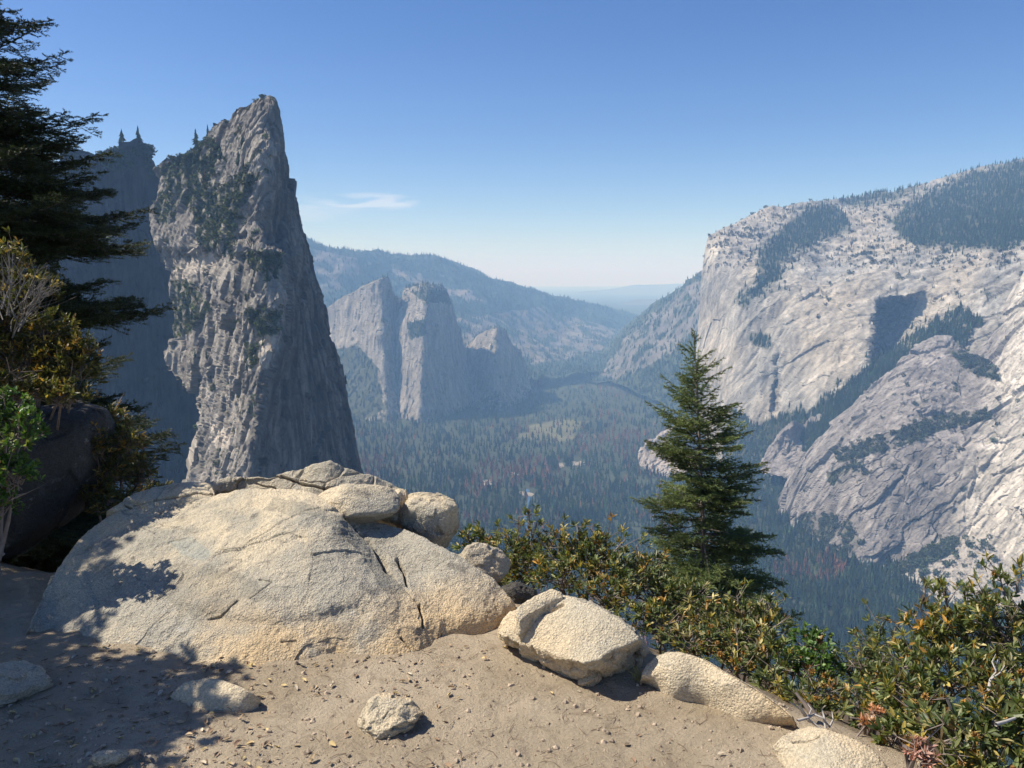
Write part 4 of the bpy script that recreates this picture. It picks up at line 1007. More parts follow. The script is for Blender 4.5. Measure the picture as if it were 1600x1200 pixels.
# ---- free boulders: a polygon of the top edge, lofted down to the ground
def loft(name, top, zbot, label, mat, seed, inset=0.06, dome=0.02, bulge=0.02, n=300, cat="boulder", disp=(0.012, 0.006, 0.002), chips=0.0, bottom=None, nr=60, ns=70, shelf=None, edge_r=0.06, cracks=(), parent_part=None):
    pts = np.array([at_z_(u, v, z) for u, v, z in top]); L = np.concatenate([pts, pts[:1]])
    s = np.concatenate([[0], np.cumsum(np.linalg.norm(np.diff(L, axis=0), axis=1))]); t = np.linspace(0, s[-1], n + 1)[:-1]
    R = np.stack([np.interp(t, s, L[:, k]) for k in range(3)], -1)
    for _ in range(3): R = 0.5 * R + 0.25 * np.roll(R, 1, 0) + 0.25 * np.roll(R, -1, 0)
    c = R.mean(0)
    if bottom is not None:
        bp = np.array([at_z_(u, v, zbot) for u, v in bottom]); L2 = np.concatenate([bp, bp[:1]])
        s2 = np.concatenate([[0], np.cumsum(np.linalg.norm(np.diff(L2, axis=0), axis=1))]); t2 = np.linspace(0, s2[-1], n + 1)[:-1]
        Bt = np.stack([np.interp(t2, s2, L2[:, k]) for k in range(3)], -1)
        for _ in range(8): Bt = 0.5 * Bt + 0.25 * np.roll(Bt, 1, 0) + 0.25 * np.roll(Bt, -1, 0)
    else:
        Bt = c + (R - c) * (1 - inset); Bt[:, 2] = zbot
    rows = []
    # top plane fit so that the middle of the top is not a cone
    A = np.c_[R[:, :2] - c[:2], np.ones(n)]; co = np.linalg.lstsq(A, R[:, 2], rcond=None)[0]
    for k in range(nr):
        f = (k / (nr - 1)) ** 0.8
        q = c + (R - c) * (0.005 + 0.995 * f)
        pl = (q[:, :2] - c[:2]) @ co[:2] + co[2]
        q[:, 2] = pl * (1 - f ** 3) + q[:, 2] * f ** 3 + dome * (1 - f ** 2.5)
        rows.append(q)
    for k in range(1, ns):
        f = k / (ns - 1)
        q = R * (1 - f) + Bt * f
        out = (R - c) / np.linalg.norm((R - c)[:, :2], axis=1, keepdims=True); out[:, 2] = 0
        q = q + out * bulge * np.sin(pi * min(1, f * 1.15)) 
        rows.append(q)
    P = np.array(rows)
    # round the rim: blur the rings across the edge
    w = max(1, int(edge_r * 100))
    for _ in range(w):
        Pn = P.copy(); Pn[nr - 14:nr + 14] = 0.5 * P[nr - 14:nr + 14] + 0.25 * P[nr - 15:nr + 13] + 0.25 * P[nr - 13:nr + 15]; P = Pn
    Pe = np.concatenate([P, P[:, :1]], 1); Nn = np.cross(np.gradient(Pe, axis=0), np.gradient(Pe, axis=1))[:, :-1]
    Nn /= np.linalg.norm(Nn, axis=-1, keepdims=True) + 1e-12
    if ((P - P.mean((0, 1))) * Nn).sum(-1).mean() < 0: Nn = -Nn
    Nn[:3] = [0, 0, 1]
    if chips:
        side = smooth(nr - 8, nr + 8, np.arange(len(P)))[:, None] * np.ones((1, n))
        F1, F2, rnd, off = worley(P / np.array([0.075, 0.075, 0.05]), seed + 40)
        P = P + Nn * (side * chips * ((rnd[..., 0] - 0.6) + 1.2 * (off * (rnd - 0.5)).sum(-1) - 0.3 * (1 - smooth(0, 0.12, F2 - F1))))[..., None]
        P = P + Nn * (side * chips * 0.5 * ridged(P / 0.035, 3, seed=seed + 41))[..., None]
    P = rock_disp(P, Nn, seed, disp)
    cc = np.ones(P.shape); U, V = project(P)
    for line, wd, dep in cracks:
        d = seg_d(U + 5 * fbm(P / 0.06, 3, seed=seed + 50), V + 5 * fbm(P / 0.06, 3, seed=seed + 51), line); d[nr + 20:] = 99
        k = np.exp(-(d / wd) ** 2); P = P - Nn * (dep * k)[..., None]
    fc = grid_faces(len(P), n, True)
    return link(name, mesh_np(name, P.reshape(-1, 3), fc, mat, True, cols=cc.reshape(-1, 3)), label=label, cat=cat)

# flat-topped boulder in the middle
loft("boulder", [(779, 990, 0.115), (787, 972, 0.15), (800, 957, 0.19), (822, 942, 0.225), (850, 932, 0.25), (882, 931, 0.265), (912, 942, 0.265), (945, 957, 0.255), (972, 972, 0.245), (992, 986, 0.225), (1000, 999, 0.20), (985, 1006, 0.185), (962, 1014, 0.165),
                 (938, 1030, 0.145), (912, 1036, 0.13), (880, 1026, 0.12), (850, 1015, 0.115), (815, 1004, 0.11)], -0.03,
     "flat-topped angular boulder with a chipped lower edge, sitting at the brink in the middle", M_gr2, 1000, dome=0.025, bulge=0.0, chips=0.022, nr=90, ns=60, n=420, edge_r=0.05,
     bottom=[(800, 1004), (808, 985), (825, 965), (850, 950), (890, 945), (925, 955), (960, 975), (995, 995), (1012, 1018), (1004, 1036), (985, 1050), (958, 1062), (926, 1075), (898, 1066), (860, 1046), (825, 1028)],
     cracks=[([(818, 972), (850, 958), (880, 945)], 2.5, 0.018)])
# its raised flake on the back left corner
loft("rock_flake", [(806, 962, 0.225), (812, 948, 0.25), (835, 932, 0.275), (862, 920, 0.295), (878, 925, 0.29), (880, 934, 0.27), (850, 946, 0.25), (822, 962, 0.225), (812, 970, 0.21)], 0.12,
     "thin tilted flake of rock along the back left rim of the flat-topped boulder", M_gr2, 1010, inset=0.05, dome=0.006, bulge=0.0, chips=0.012, nr=40, ns=30, n=220, cat="rock", disp=(0.006, 0.003, 0.0015))
# long whaleback boulder
buried("boulder", [(1000, 1066), (1003, 1050), (1010, 1038), (1022, 1026), (1040, 1018), (1060, 1018), (1082, 1022), (1105, 1031), (1130, 1046), (1155, 1060), (1180, 1075), (1205, 1092), (1225, 1107), (1238, 1120), (1245, 1134)],
       [(1000, 1072), (1010, 1086), (1040, 1096), (1075, 1100), (1100, 1108), (1125, 1122), (1150, 1134), (1185, 1140), (1220, 1142), (1245, 1140)],
       [(1000, 1066, 0.02), (1010, 1038, 0.09), (1040, 1018, 0.15), (1082, 1022, 0.165), (1130, 1046, 0.15), (1180, 1075, 0.125), (1225, 1107, 0.09), (1245, 1134, 0.02), (1000, 1072, -0.03), (1040, 1096, -0.03), (1100, 1108, -0.03), (1150, 1134, -0.03), (1220, 1142, -0.03), (1245, 1140, -0.03),
        (1040, 1055, 0.08), (1090, 1070, 0.07), (1140, 1092, 0.065), (1190, 1114, 0.05), (1060, 1035, 0.135), (1130, 1068, 0.115), (1180, 1092, 0.09)],
       420, 190, M_gr2, 1020, "long smooth whaleback boulder half sunk in the dirt at the brush edge", cat="boulder", disp=(0.014, 0.005, 0.002), back=(0.22, 0.30, 12))
buried("boulder", [(1210, 1168), (1225, 1152), (1245, 1142), (1265, 1137), (1290, 1141), (1310, 1148), (1335, 1158), (1355, 1170), (1370, 1182), (1382, 1198), (1392, 1222)],
       [(1205, 1178), (1215, 1215), (1250, 1260), (1320, 1285), (1400, 1260)],
       [(1210, 1168, 0.02), (1245, 1142, 0.06), (1290, 1141, 0.10), (1335, 1158, 0.10), (1382, 1198, 0.06), (1392, 1222, 0.02), (1205, 1178, -0.02), (1215, 1215, -0.03), (1250, 1260, -0.03), (1320, 1285, -0.03), (1400, 1260, -0.04), (1290, 1190, 0.07), (1330, 1200, 0.065)],
       300, 170, M_gr2, 1030, "low pale boulder at the bottom corner beside the dead white branches", cat="boulder", disp=(0.012, 0.006, 0.002), back=(0.15, 0.22, 10), cracks=[([(1240, 1160), (1262, 1158), (1280, 1150)], 1.5, 0.012)])

# ---- generic fractured stone: convex planes softened together
def stone(name, u, v, z, w, d, h, rot, label, mat, seed, planes=16, k=14, sub=5, disp=(0.3, 0.12, 0.03), cat="rock", sink=0.2, explicit=(), Y=None, group=None, tilt=(0, 0)):
    r = np.random.default_rng(seed)
    dirs = r.normal(size=(planes, 3)); dirs /= np.linalg.norm(dirs, axis=1, keepdims=True); pd = r.uniform(0.72, 1.0, planes)
    for e in explicit:
        q = np.array(e[:3], float); dirs = np.vstack([dirs, q / np.linalg.norm(q)]); pd = np.append(pd, e[3])
    nth = 16 * sub; nph = 28 * sub
    th = np.linspace(0.0, pi, nth)[:, None]; ph = (np.arange(nph) * 2 * pi / nph)[None]
    D = np.stack([np.sin(th) * np.cos(ph), np.sin(th) * np.sin(ph), np.cos(th) * np.ones_like(ph)], -1)
    q = np.maximum(0, D @ dirs.T) / pd
    R = ((q ** k).sum(-1) + 0.82 ** k) ** (-1.0 / k)
    P = D * R[..., None]
    P = P + D * (disp[0] * 0.35 * fbm(P * 1.6, 4, seed=seed))[..., None]
    F1, F2, rnd, off = worley(P * 2.6, seed + 3)
    P = P + D * (disp[1] * ((rnd[..., 0] - 0.5) + (off * (rnd - .5)).sum(-1) * 1.2))[..., None]
    P = P + D * (disp[2] * ridged(P * 6, 4, seed=seed + 5))[..., None] + D * (disp[2] * 0.4 * fbm(P * 25, 3, 0.6, seed=seed + 6))[..., None]
    P = P * np.array([w, d, h]) * 0.5
    a, b = tilt; ca, sa = cos(a), sin(a)
    P = np.stack([P[..., 0] * ca + P[..., 2] * sa, P[..., 1], -P[..., 0] * sa + P[..., 2] * ca], -1)
    cb, sb = cos(b), sin(b)
    P = np.stack([P[..., 0], P[..., 1] * cb - P[..., 2] * sb, P[..., 1] * sb + P[..., 2] * cb], -1)
    cr, sr = cos(rot), sin(rot)
    P = np.stack([P[..., 0] * cr - P[..., 1] * sr, P[..., 0] * sr + P[..., 1] * cr, P[..., 2]], -1)
    c = at_z_(u, v, z) if Y is None else at_y(float(u), float(v), float(Y))
    return link(name, mesh_np(name, P.reshape(-1, 3), grid_faces(nth, nph, True), mat, True, cols=np.ones((nth * nph, 3))), label=label, cat=cat, group=group, loc=c.tolist())
def hs(px, Y): return px / FPX * Y
YK = float(at_z_(560, 800, 0.40)[1])
stone("boulder", 553, 791, 0, hs(132, YK), hs(110, YK), hs(66, YK), 0.15, "rounded granite knob with a dark undercut, perched on the right shoulder of the slab", M_gr, 1101, planes=12, k=9, disp=(0.22, 0.05, 0.02), cat="boulder", Y=YK + 0.12)
YK2 = float(at_z_(680, 850, 0.2)[1])
stone("boulder", 676, 818, 0, hs(88, YK2), hs(80, YK2), hs(112, YK2), 0.4, "blocky dark-sided boulder standing at the end of the ledge above the bushes", M_gr, 1113, planes=10, k=16, disp=(0.25, 0.10, 0.03), cat="boulder", Y=YK2 + 0.12)
stone("rock", 628, 800, 0, hs(60, YK2), hs(60, YK2), hs(66, YK2), 1.1, "dark wedge of rock jammed between the rounded knob and the blocky boulder", M_gr, 1127, planes=9, k=18, disp=(0.2, 0.12, 0.03), Y=YK2 + 0.22)
YK3 = float(at_z_(745, 905, 0.08)[1])
stone("boulder", 745, 888, 0, hs(90, YK3), hs(70, YK3), hs(74, YK3), 0.2, "small grey boulder tucked behind the low end of the slab next to the bushes", M_gr, 1131, planes=11, k=14, disp=(0.25, 0.10, 0.03), cat="boulder", Y=YK3 + 0.16)
stone("rock", 808, 930, 0, 0.16, 0.16, 0.13, 0.2, "small dark stone in the shadow between the slab and the flat-topped boulder", M_grd, 1137, planes=11, k=14, Y=4.05)
# stones standing in the dirt
stone("rock", 603, 1128, 0, 0.235, 0.20, 0.135, 0.5, "small jagged cracked rock poking out of the open dirt", M_gr2, 1150, planes=13, k=18, disp=(0.30, 0.16, 0.05), Y=float(at_z_(600, 1142, 0)[1]) + 0.04)
buried("rock", [(266, 1088), (276, 1076), (292, 1066), (320, 1061), (345, 1064), (372, 1072), (395, 1084), (407, 1093), (404, 1100)], [(264, 1096), (275, 1106), (300, 1112), (340, 1120), (375, 1114), (404, 1104)],
       [(266, 1088, 0.0), (292, 1066, 0.045), (345, 1064, 0.07), (395, 1084, 0.05), (404, 1100, 0.0), (264, 1096, -0.02), (300, 1112, -0.02), (340, 1120, -0.02), (375, 1114, -0.01), (404, 1104, -0.01), (330, 1088, 0.04)],
       220, 110, M_gr2, 1160, "low half-buried tan rock at the edge of the leaf shadow", disp=(0.008, 0.004, 0.0015), back=(0.08, 0.10, 8))
stone("rock", 168, 1184, 0, 0.12, 0.08, 0.05, 0.3, "little pale stone at the bottom edge left of the open dirt", M_gr2, 1170, Y=float(at_z_(168, 1190, 0)[1]) )
stone("rock", 20, 1066, 0, 0.26, 0.22, 0.13, 0.3, "grey rock lying in deep leaf shadow at the edge of the dirt", M_gr, 1180, planes=12, Y=float(at_z_(20, 1078, 0)[1]))
stone("rock", 1424, 1196, 0, 0.09, 0.07, 0.06, 0.3, "small tan stone under the right-hand bush next to the pale corner boulder".replace("right-hand ", ""), M_gr2, 1190, Y=float(at_z_(1420, 1200, -0.05)[1]))
# dark boulder at the left, in the tree's shade
YB = float(at_z_(100, 850, 0.05)[1])
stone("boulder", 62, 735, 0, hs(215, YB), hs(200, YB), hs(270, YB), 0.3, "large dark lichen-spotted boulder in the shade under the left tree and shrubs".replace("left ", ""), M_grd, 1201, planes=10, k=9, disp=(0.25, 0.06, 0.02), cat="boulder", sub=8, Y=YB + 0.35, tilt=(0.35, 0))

# ---- litter: dry leaves, twigs and pebbles on the dirt
rl = np.random.default_rng(55)
def on_ground(n, u0, u1, v0, v1):
    u = rl.uniform(u0, u1, n); v = rl.uniform(v0, v1, n); q = at_z(u, v, 0.0)
    q[:, 2] = ground_z(q[:, 0], q[:, 1]); return q
def leaf_arr(L, W, cup=0.15):
    V_ = np.array([[0, 0, 0], [.35 * L, W, cup * W], [.75 * L, .7 * W, cup * W], [L, 0, 0], [.75 * L, -.7 * W, cup * W], [.35 * L, -W, cup * W], [.35 * L, 0, -0.2 * W], [.75 * L, 0, -.2 * W]])
    F_ = np.array([[0, 6, 1], [6, 7, 2], [6, 2, 1], [7, 3, 2], [0, 5, 6], [6, 5, 4], [6, 4, 7], [7, 4, 3]])
    return V_, F_
def rotm(n, r, tilt):
    a = r.uniform(0, 2 * pi, n); b = r.normal(0, tilt, n); c = r.normal(0, tilt, n)
    ca, sa, cb, sb, cc, sc = np.cos(a), np.sin(a), np.cos(b), np.sin(b), np.cos(c), np.sin(c)
    Rz = np.zeros((n, 3, 3)); Rz[:, 0, 0] = ca; Rz[:, 0, 1] = -sa; Rz[:, 1, 0] = sa; Rz[:, 1, 1] = ca; Rz[:, 2, 2] = 1
    Ry = np.zeros((n, 3, 3)); Ry[:, 0, 0] = cb; Ry[:, 0, 2] = sb; Ry[:, 2, 0] = -sb; Ry[:, 2, 2] = cb; Ry[:, 1, 1] = 1
    Rx = np.zeros((n, 3, 3)); Rx[:, 1, 1] = cc; Rx[:, 1, 2] = -sc; Rx[:, 2, 1] = sc; Rx[:, 2, 2] = cc; Rx[:, 0, 0] = 1
    return Rz @ Ry @ Rx
def scatter(V_, F_, pos, R, sc):
    n = len(pos); W_ = np.einsum('nij,vj->nvi', R, V_) * sc[:, None, None] + pos[:, None]
    return W_.reshape(-1, 3), (F_[None] + (np.arange(n) * len(V_))[:, None, None]).reshape(-1, F_.shape[1])
M_litter = attr_mat("dry_litter", 0.8, 0.2)
q = np.concatenate([on_ground(650, -200, 420, 1000, 1290), on_ground(80, 300, 780, 1010, 1090), on_ground(130, 200, 720, 1060, 1290), on_ground(45, 560, 1400, 1000, 1290)])
q = q[edge_dist(q[:, 0], q[:, 1]) < -0.05]; q[:, 2] += 0.006
V_, F_ = leaf_arr(0.032, 0.0075, 0.6); W_, Fs = scatter(V_, F_, q, rotm(len(q), rl, 0.25), rl.uniform(0.4, 1.1, len(q)))
cs = np.array([[0.42, 0.31, 0.19], [0.34, 0.23, 0.14], [0.48, 0.40, 0.29], [0.26, 0.17, 0.11], [0.50, 0.38, 0.18]])[rl.integers(0, 5, len(q))] * rl.uniform(0.7, 1.2, (len(q), 1))
link("dry_leaves", mesh_np("dry_leaves", W_, Fs, M_litter, True, facecols=np.repeat(cs, 8, 0)), label="dry curled leaves scattered over the dirt", cat="leaf litter", kind="stuff")
q = np.concatenate([on_ground(5200, -300, 1400, 1000, 1300)]); q = q[edge_dist(q[:, 0], q[:, 1]) < 0.1]
ic = np.array([[0, 0, 1], [.9, 0, .3], [.28, .85, .3], [-.72, .5, .35], [-.7, -.52, .3], [.3, -.85, .32], [.5, .4, -.5], [-.6, 0, -.5], [.3, -.6, -.5]])
fi = np.array([[0, 1, 2], [0, 2, 3], [0, 3, 4], [0, 4, 5], [0, 5, 1], [1, 6, 2], [2, 6, 7], [2, 7, 3], [3, 7, 4], [4, 7, 8], [4, 8, 5], [5, 8, 1], [1, 8, 6]])
W_, Fs = scatter(ic, fi, q, rotm(len(q), rl, 0.6), np.minimum(0.0020 * rl.pareto(1.9, len(q)) + 0.0018, 0.013))
cs = np.array([0.36, 0.28, 0.20]) * rl.uniform(0.6, 1.3, (len(q), 1))
link("pebbles", mesh_np("pebbles", W_, Fs, M_litter, False, facecols=np.repeat(cs, 13, 0)), label="fine pebbles and clods strewn over the dirt", cat="pebbles", kind="stuff")
def tube(path, r0, r1, k=5):
    path = np.array(path, float); n = len(path); tg = np.gradient(path, axis=0); tg /= np.linalg.norm(tg, axis=1, keepdims=True) + 1e-12
    up = np.where(np.abs(tg[:, 2:3]) > 0.9, np.array([[1., 0, 0]]), np.array([[0, 0, 1.]])); a = np.cross(tg, up); a /= np.linalg.norm(a, axis=1, keepdims=True) + 1e-12; b = np.cross(tg, a)
    ang = np.arange(k) * 2 * pi / k; rad = np.linspace(r0, r1, n)[:, None, None]
    V_ = path[:, None] + rad * (np.cos(ang)[None, :, None] * a[:, None] + np.sin(ang)[None, :, None] * b[:, None])
    return V_.reshape(-1, 3), grid_faces(n, k, True)
class Tubes:
    def __init__(s): s.V = []; s.F = []; s.n = 0
    def add(s, path, r0, r1, k=4):
        v, f = tube(path, r0, r1, k); s.V.append(v); s.F.append(f + s.n); s.n += len(v)
    def mesh(s, name, mat, cols=None): return mesh_np(name, np.concatenate(s.V), np.concatenate(s.F), mat, True)
M_twig, nt_, b_ = new_mat("dry_twig_bark"); b_.inputs['Base Color'].default_value = (0.17, 0.11, 0.07, 1); b_.inputs['Roughness'].default_value = 0.85
T_ = Tubes()
q = on_ground(520, -200, 1200, 990, 1290); q = q[edge_dist(q[:, 0], q[:, 1]) < -0.05]
for p_ in q:
    a = rl.uniform(0, 2 * pi); L_ = rl.uniform(0.015, 0.07); m_ = p_ + np.array([cos(a) * L_ / 2, sin(a) * L_ / 2, 0.005]); e_ = p_ + np.array([cos(a + rl.normal(0, .3)) * L_, sin(a + .2) * L_, 0.004])
    T_.add([p_ + [0, 0, .003], m_, e_], 0.0013, 0.0007, 3)
link("twig_litter", T_.mesh("twig_litter", M_twig), label="tiny broken twigs lying on the dirt", cat="twigs", kind="stuff")
# ================================================================== PLANTS
def leaf_mat(name, trans=0.28, rough=0.47, spec=0.45):
    m = bpy.data.materials.new(name); m.use_nodes = True; nt = m.node_tree; b = nt.nodes["Principled BSDF"]; g = NB(nt)
    c = g.attr("Col"); g.put(b.inputs['Base Color'], c); b.inputs['Roughness'].default_value = rough; b.inputs['Specular IOR Level'].default_value = spec
    t = g.n("ShaderNodeBsdfTranslucent")
    cc = g.mix(1.0, c, (1.5, 1.6, 0.7), 'MULTIPLY'); g.put(t.inputs[0], cc)
    mx_ = g.n("ShaderNodeMixShader"); mx_.inputs[0].default_value = trans
    g.put(mx_.inputs[1], b.outputs[0]); g.put(mx_.inputs[2], t.outputs[0]); g.put(nt.nodes["Material Output"].inputs[0], mx_.outputs[0])
    return m
M_leaf = leaf_mat("leathery_leaf"); M_needle = leaf_mat("fir_needle", 0.12, 0.5, 0.35)
M_bark, nt_, b_ = new_mat("fir_bark"); g_ = NB(nt_)
g_.put(b_.inputs['Base Color'], g_.mix(g_.ramp(g_.noise(g_.mapv(g_.pos(), (30, 30, 6)), 1.0, 5), 0.4, 0.6), (0.12, 0.095, 0.075), (0.26, 0.22, 0.19))); b_.inputs['Roughness'].default_value = 0.9
g_.put(b_.inputs['Normal'], g_.bump(g_.noise(g_.mapv(g_.pos(), (30, 30, 8)), 2.0, 5), 0.8, 0.02))
M_stem, nt_, b_ = new_mat("shrub_stem"); g_ = NB(nt_)
g_.put(b_.inputs['Base Color'], g_.mix(g_.noise(g_.pos(), 30, 4), (0.12, 0.08, 0.06), (0.30, 0.25, 0.21))); b_.inputs['Roughness'].default_value = 0.8
M_dead, nt_, b_ = new_mat("bleached_wood"); g_ = NB(nt_)
g_.put(b_.inputs['Base Color'], g_.mix(g_.noise(g_.pos(), 60, 4), (0.28, 0.25, 0.22), (0.50, 0.46, 0.41))); b_.inputs['Roughness'].default_value = 0.85
M_greytwig, nt_, b_ = new_mat('grey_twig'); b_.inputs['Base Color'].default_value = (0.20, 0.18, 0.16, 1); b_.inputs['Roughness'].default_value = 0.85
M_burr = attr_mat("seed_burr", 0.8, 0.2)

def frames(dirs, r, roll=True):
    """orthonormal frames with x along dirs"""
    d = dirs / (np.linalg.norm(dirs, axis=-1, keepdims=True) + 1e-12)
    up = np.where(np.abs(d[..., 2:3]) > 0.95, np.array([1.0, 0, 0]), np.array([0, 0, 1.0]))
    y = np.cross(up, d); y /= np.linalg.norm(y, axis=-1, keepdims=True) + 1e-12; z = np.cross(d, y)
    return np.stack([d, y, z], -1)
LEAF_V = np.array([[0, 0, 0], [.22, .10, .012], [.55, .155, .02], [.85, .085, .0], [1, 0, -.04], [.85, -.085, .0], [.55, -.155, .02], [.22, -.10, .012], [.30, 0, -.03], [.70, 0, -.035]])
LEAF_F = np.array([[0, 8, 1], [8, 2, 1], [8, 9, 2], [9, 3, 2], [9, 4, 3], [0, 7, 8], [7, 6, 8], [6, 9, 8], [6, 5, 9], [5, 4, 9]])
OVAL_V = LEAF_V * np.array([1, 2.0, 1])
def rosettes(pos, dirs, r, nl, L, palette, weights, spread=(0.35, 1.25), LV=LEAF_V, yellow_tip=0.0):
    """whorls of leaves at twig ends; returns verts, faces, face colours"""
    n = len(pos); P = []; R = []; S = []; C = []
    base = frames(dirs, r)
    pal = np.array(palette)
    rc = r.choice(len(pal), n, p=weights); rb = np.exp(r.normal(0, 0.18, n))
    for k in range(nl):
        a = 2.4 * k + r.uniform(0, 0.8, n) + r.uniform(0, 6.28); t = r.uniform(*spread, n)
        loc = np.stack([np.cos(t), np.sin(t) * np.cos(a), np.sin(t) * np.sin(a)], -1)
        d = np.einsum('nij,nj->ni', base, loc)
        fr = frames(d, r); ro = r.normal(0, 0.5, n); c, s = np.cos(ro)[:, None], np.sin(ro)[:, None]
        y = fr[..., 1] * c + fr[..., 2] * s; z = -fr[..., 1] * s + fr[..., 2] * c
        P.append(pos - dirs / np.linalg.norm(dirs, axis=-1, keepdims=True) * (r.uniform(0, 0.045, n) * (k / nl))[:, None]); R.append(np.stack([fr[..., 0], y, z], -1)); S.append(0.80 * L * r.uniform(0.5, 1.2, n))
        ci = np.where(r.random(n) < 0.75, rc, r.choice(len(pal), n, p=weights))
        C.append(pal[ci] * (rb * np.exp(r.normal(0, 0.15, n)))[:, None])
    P = np.concatenate(P); R = np.concatenate(R); S = np.concatenate(S); C = np.concatenate(C)
    W_, F_ = scatter(LV, LEAF_F, P, R, S)
    return W_, F_, np.repeat(C, len(LEAF_F), 0)
OLIVE = [(0.105, 0.125, 0.038), (0.065, 0.090, 0.028), (0.17, 0.18, 0.06), (0.32, 0.25, 0.06), (0.42, 0.23, 0.05), (0.42, 0.36, 0.16), (0.14, 0.10, 0.05)]
W_OL = np.array([.30, .22, .20, .12, .06, .06, .04])
GREEN = [(0.055, 0.105, 0.020), (0.08, 0.15, 0.030), (0.12, 0.19, 0.045), (0.20, 0.22, 0.07), (0.30, 0.14, 0.05)]
W_GR = np.array([.34, .34, .22, .08, .02])
AUTUMN = [(0.085, 0.090, 0.030), (0.16, 0.135, 0.042), (0.30, 0.17, 0.045), (0.07, 0.07, 0.025), (0.40, 0.28, 0.09)]
W_AU = np.array([.36, .24, .10, .24, .06])
def ellipsoid_pts(c, rad, n, r, inner=0.35, up=-0.35):
    d = r.normal(size=(n * 3, 3)); d /= np.linalg.norm(d, axis=1, keepdims=True); d = d[d[:, 2] > up][:n]
    rr = 1 - (1 - inner) * r.random(len(d)) ** 2.2
    lump = 1 + 0.30 * fbm(d * 1.9 + np.array(c) * 3.1, 3, seed=77) * 2
    return np.array(c) + d * (rr * lump)[:, None] * np.array(rad), d
def shrub(name, label, blobs, root, seed, n_per, L=0.05, nl=10, pal=OLIVE, w=W_OL, group=None, cat="bush", burrs=0, spread=(0.35, 1.25), LV=LEAF_V, stems=9, sprigs=(), bare=0, up=-0.35, inner=0.35, burr_col=(0.36, 0.20, 0.06)):
    """blobs: (u, v, Y, half width px, half height px[, depth factor]) -> leafy shrub: foliage, stems, seed burrs"""
    r = np.random.default_rng(seed); root = np.array(root, float)
    o = bpy.data.objects.new(name, None); COL.objects.link(o); o["label"] = label; o["category"] = cat
    if group: o["group"] = group
    o.location = root.tolist(); o.empty_display_size = 0.1
    pos = []; dr = []; T = Tubes()
    for b in blobs:
        u, v, Y, wx, hy = b[:5]; dep = b[5] if len(b) > 5 else 0.8
        c = at_y(float(u), float(v), float(Y)); rad = np.array([wx / FPX * Y, wx / FPX * Y * dep, hy / FPX * Y])
        q, d = ellipsoid_pts(c, rad, int(3.3 * n_per * (rad[0] * rad[2]) / 0.04 + 6), r, up=up, inner=inner)
        pos.append(q); dr.append(d * 0.8 + np.array([0, 0, 0.55]) + r.normal(0, 0.25, d.shape))
        # stems: from the root up through the blob to some of its rosettes
        hub = c - np.array([0, 0, rad[2] * 0.4])
        T.add([root + r.normal(0, .03, 3), (root * .55 + hub * .45) + r.normal(0, .05, 3), hub], 0.013, 0.006, 5)
        for i in r.choice(len(q), min(len(q), max(6, int(len(q) * 0.5))), replace=False):
            m_ = hub * 0.5 + q[i] * 0.5 + r.normal(0, 0.25, 3) * np.linalg.norm(q[i] - hub) * 0.35
            T.add([hub + r.normal(0, 0.02, 3), m_, q[i]], 0.0040, 0.0016, 3)
    for (u, v, Y, du, dv) in sprigs:     # upright shoots standing out of the crown
        a = at_y(float(u), float(v), float(Y)); b2 = at_y(float(u + du), float(v + dv), float(Y)); m_ = (a + b2) / 2 + r.normal(0, 0.02, 3)
        T.add([a, m_, b2], 0.006, 0.003, 4); k = max(5, int(abs(dv) / 9))
        for t in np.linspace(0.35, 1, k):
            q = a * (1 - t) + b2 * t; s_ = r.normal(0, 0.045, 3) * (1.3 - t * .5); s_[2] = abs(s_[2]); q2 = q + s_
            T.add([q, q2], 0.0025, 0.0015, 3); pos.append(q2[None]); dr.append((s_ / (np.linalg.norm(s_) + 1e-9) + np.array([0, 0, .9]))[None])
    for _ in range(bare):
        b = blobs[r.integers(len(blobs))]; c = at_y(float(b[0]), float(b[1]), float(b[2])); wx = b[3] / FPX * b[2]
        a = c + r.normal(0, 0.3, 3) * wx; d = r.normal(0, 1, 3); d[2] = abs(d[2]); d /= np.linalg.norm(d); Ls = wx * r.uniform(0.6, 1.2)
        p1 = a + d * Ls * .5 + r.normal(0, .03, 3); p2 = a + d * Ls
        T.add([a, p1, p2], 0.004, 0.0012, 3)
        for _k in range(3): T.add([p1, p1 + (d + r.normal(0, .7, 3)) * Ls * .35], 0.0022, 0.0008, 3)
    pos = np.concatenate(pos); dr = np.concatenate(dr)
    W_, F_, C_ = rosettes(pos, dr, r, nl, L, pal, w / w.sum(), spread, LV)
    link("foliage", mesh_np("foliage", W_ - root, F_, M_leaf, False, facecols=C_), parent=o)
    for i in range(len(T.V)): T.V[i] = T.V[i] - root
    link("stem", T.mesh("stem", M_stem), parent=o)
    if burrs:
        vis_ = np.argsort(pos[:, 1] - 0.6 * pos[:, 2])[: max(burrs * 3, 10)]
        for i in r.choice(vis_, min(burrs, len(vis_)), replace=False):
            k = 90; d = r.normal(size=(k, 3)); d /= np.linalg.norm(d, axis=1, keepdims=True); t1 = np.cross(d, r.normal(size=(k, 3))); t1 /= np.linalg.norm(t1, axis=1, keepdims=True)
            R0 = r.uniform(0.010, 0.017); V_ = np.stack([d * R0 * 0.3 + t1 * R0 * .22, d * R0 * 0.3 - t1 * R0 * .22, d * R0 * r.uniform(.8, 1.15, (k, 1))], 1).reshape(-1, 3)
            link("seed_burr", mesh_np("seed_burr", V_, np.arange(3 * k).reshape(-1, 3), M_burr, False, facecols=np.array(burr_col)[None] * r.uniform(.6, 1.4, (k, 1))), parent=o, loc=(pos[i] - root + np.array([0, 0, .012])).tolist())
    return o
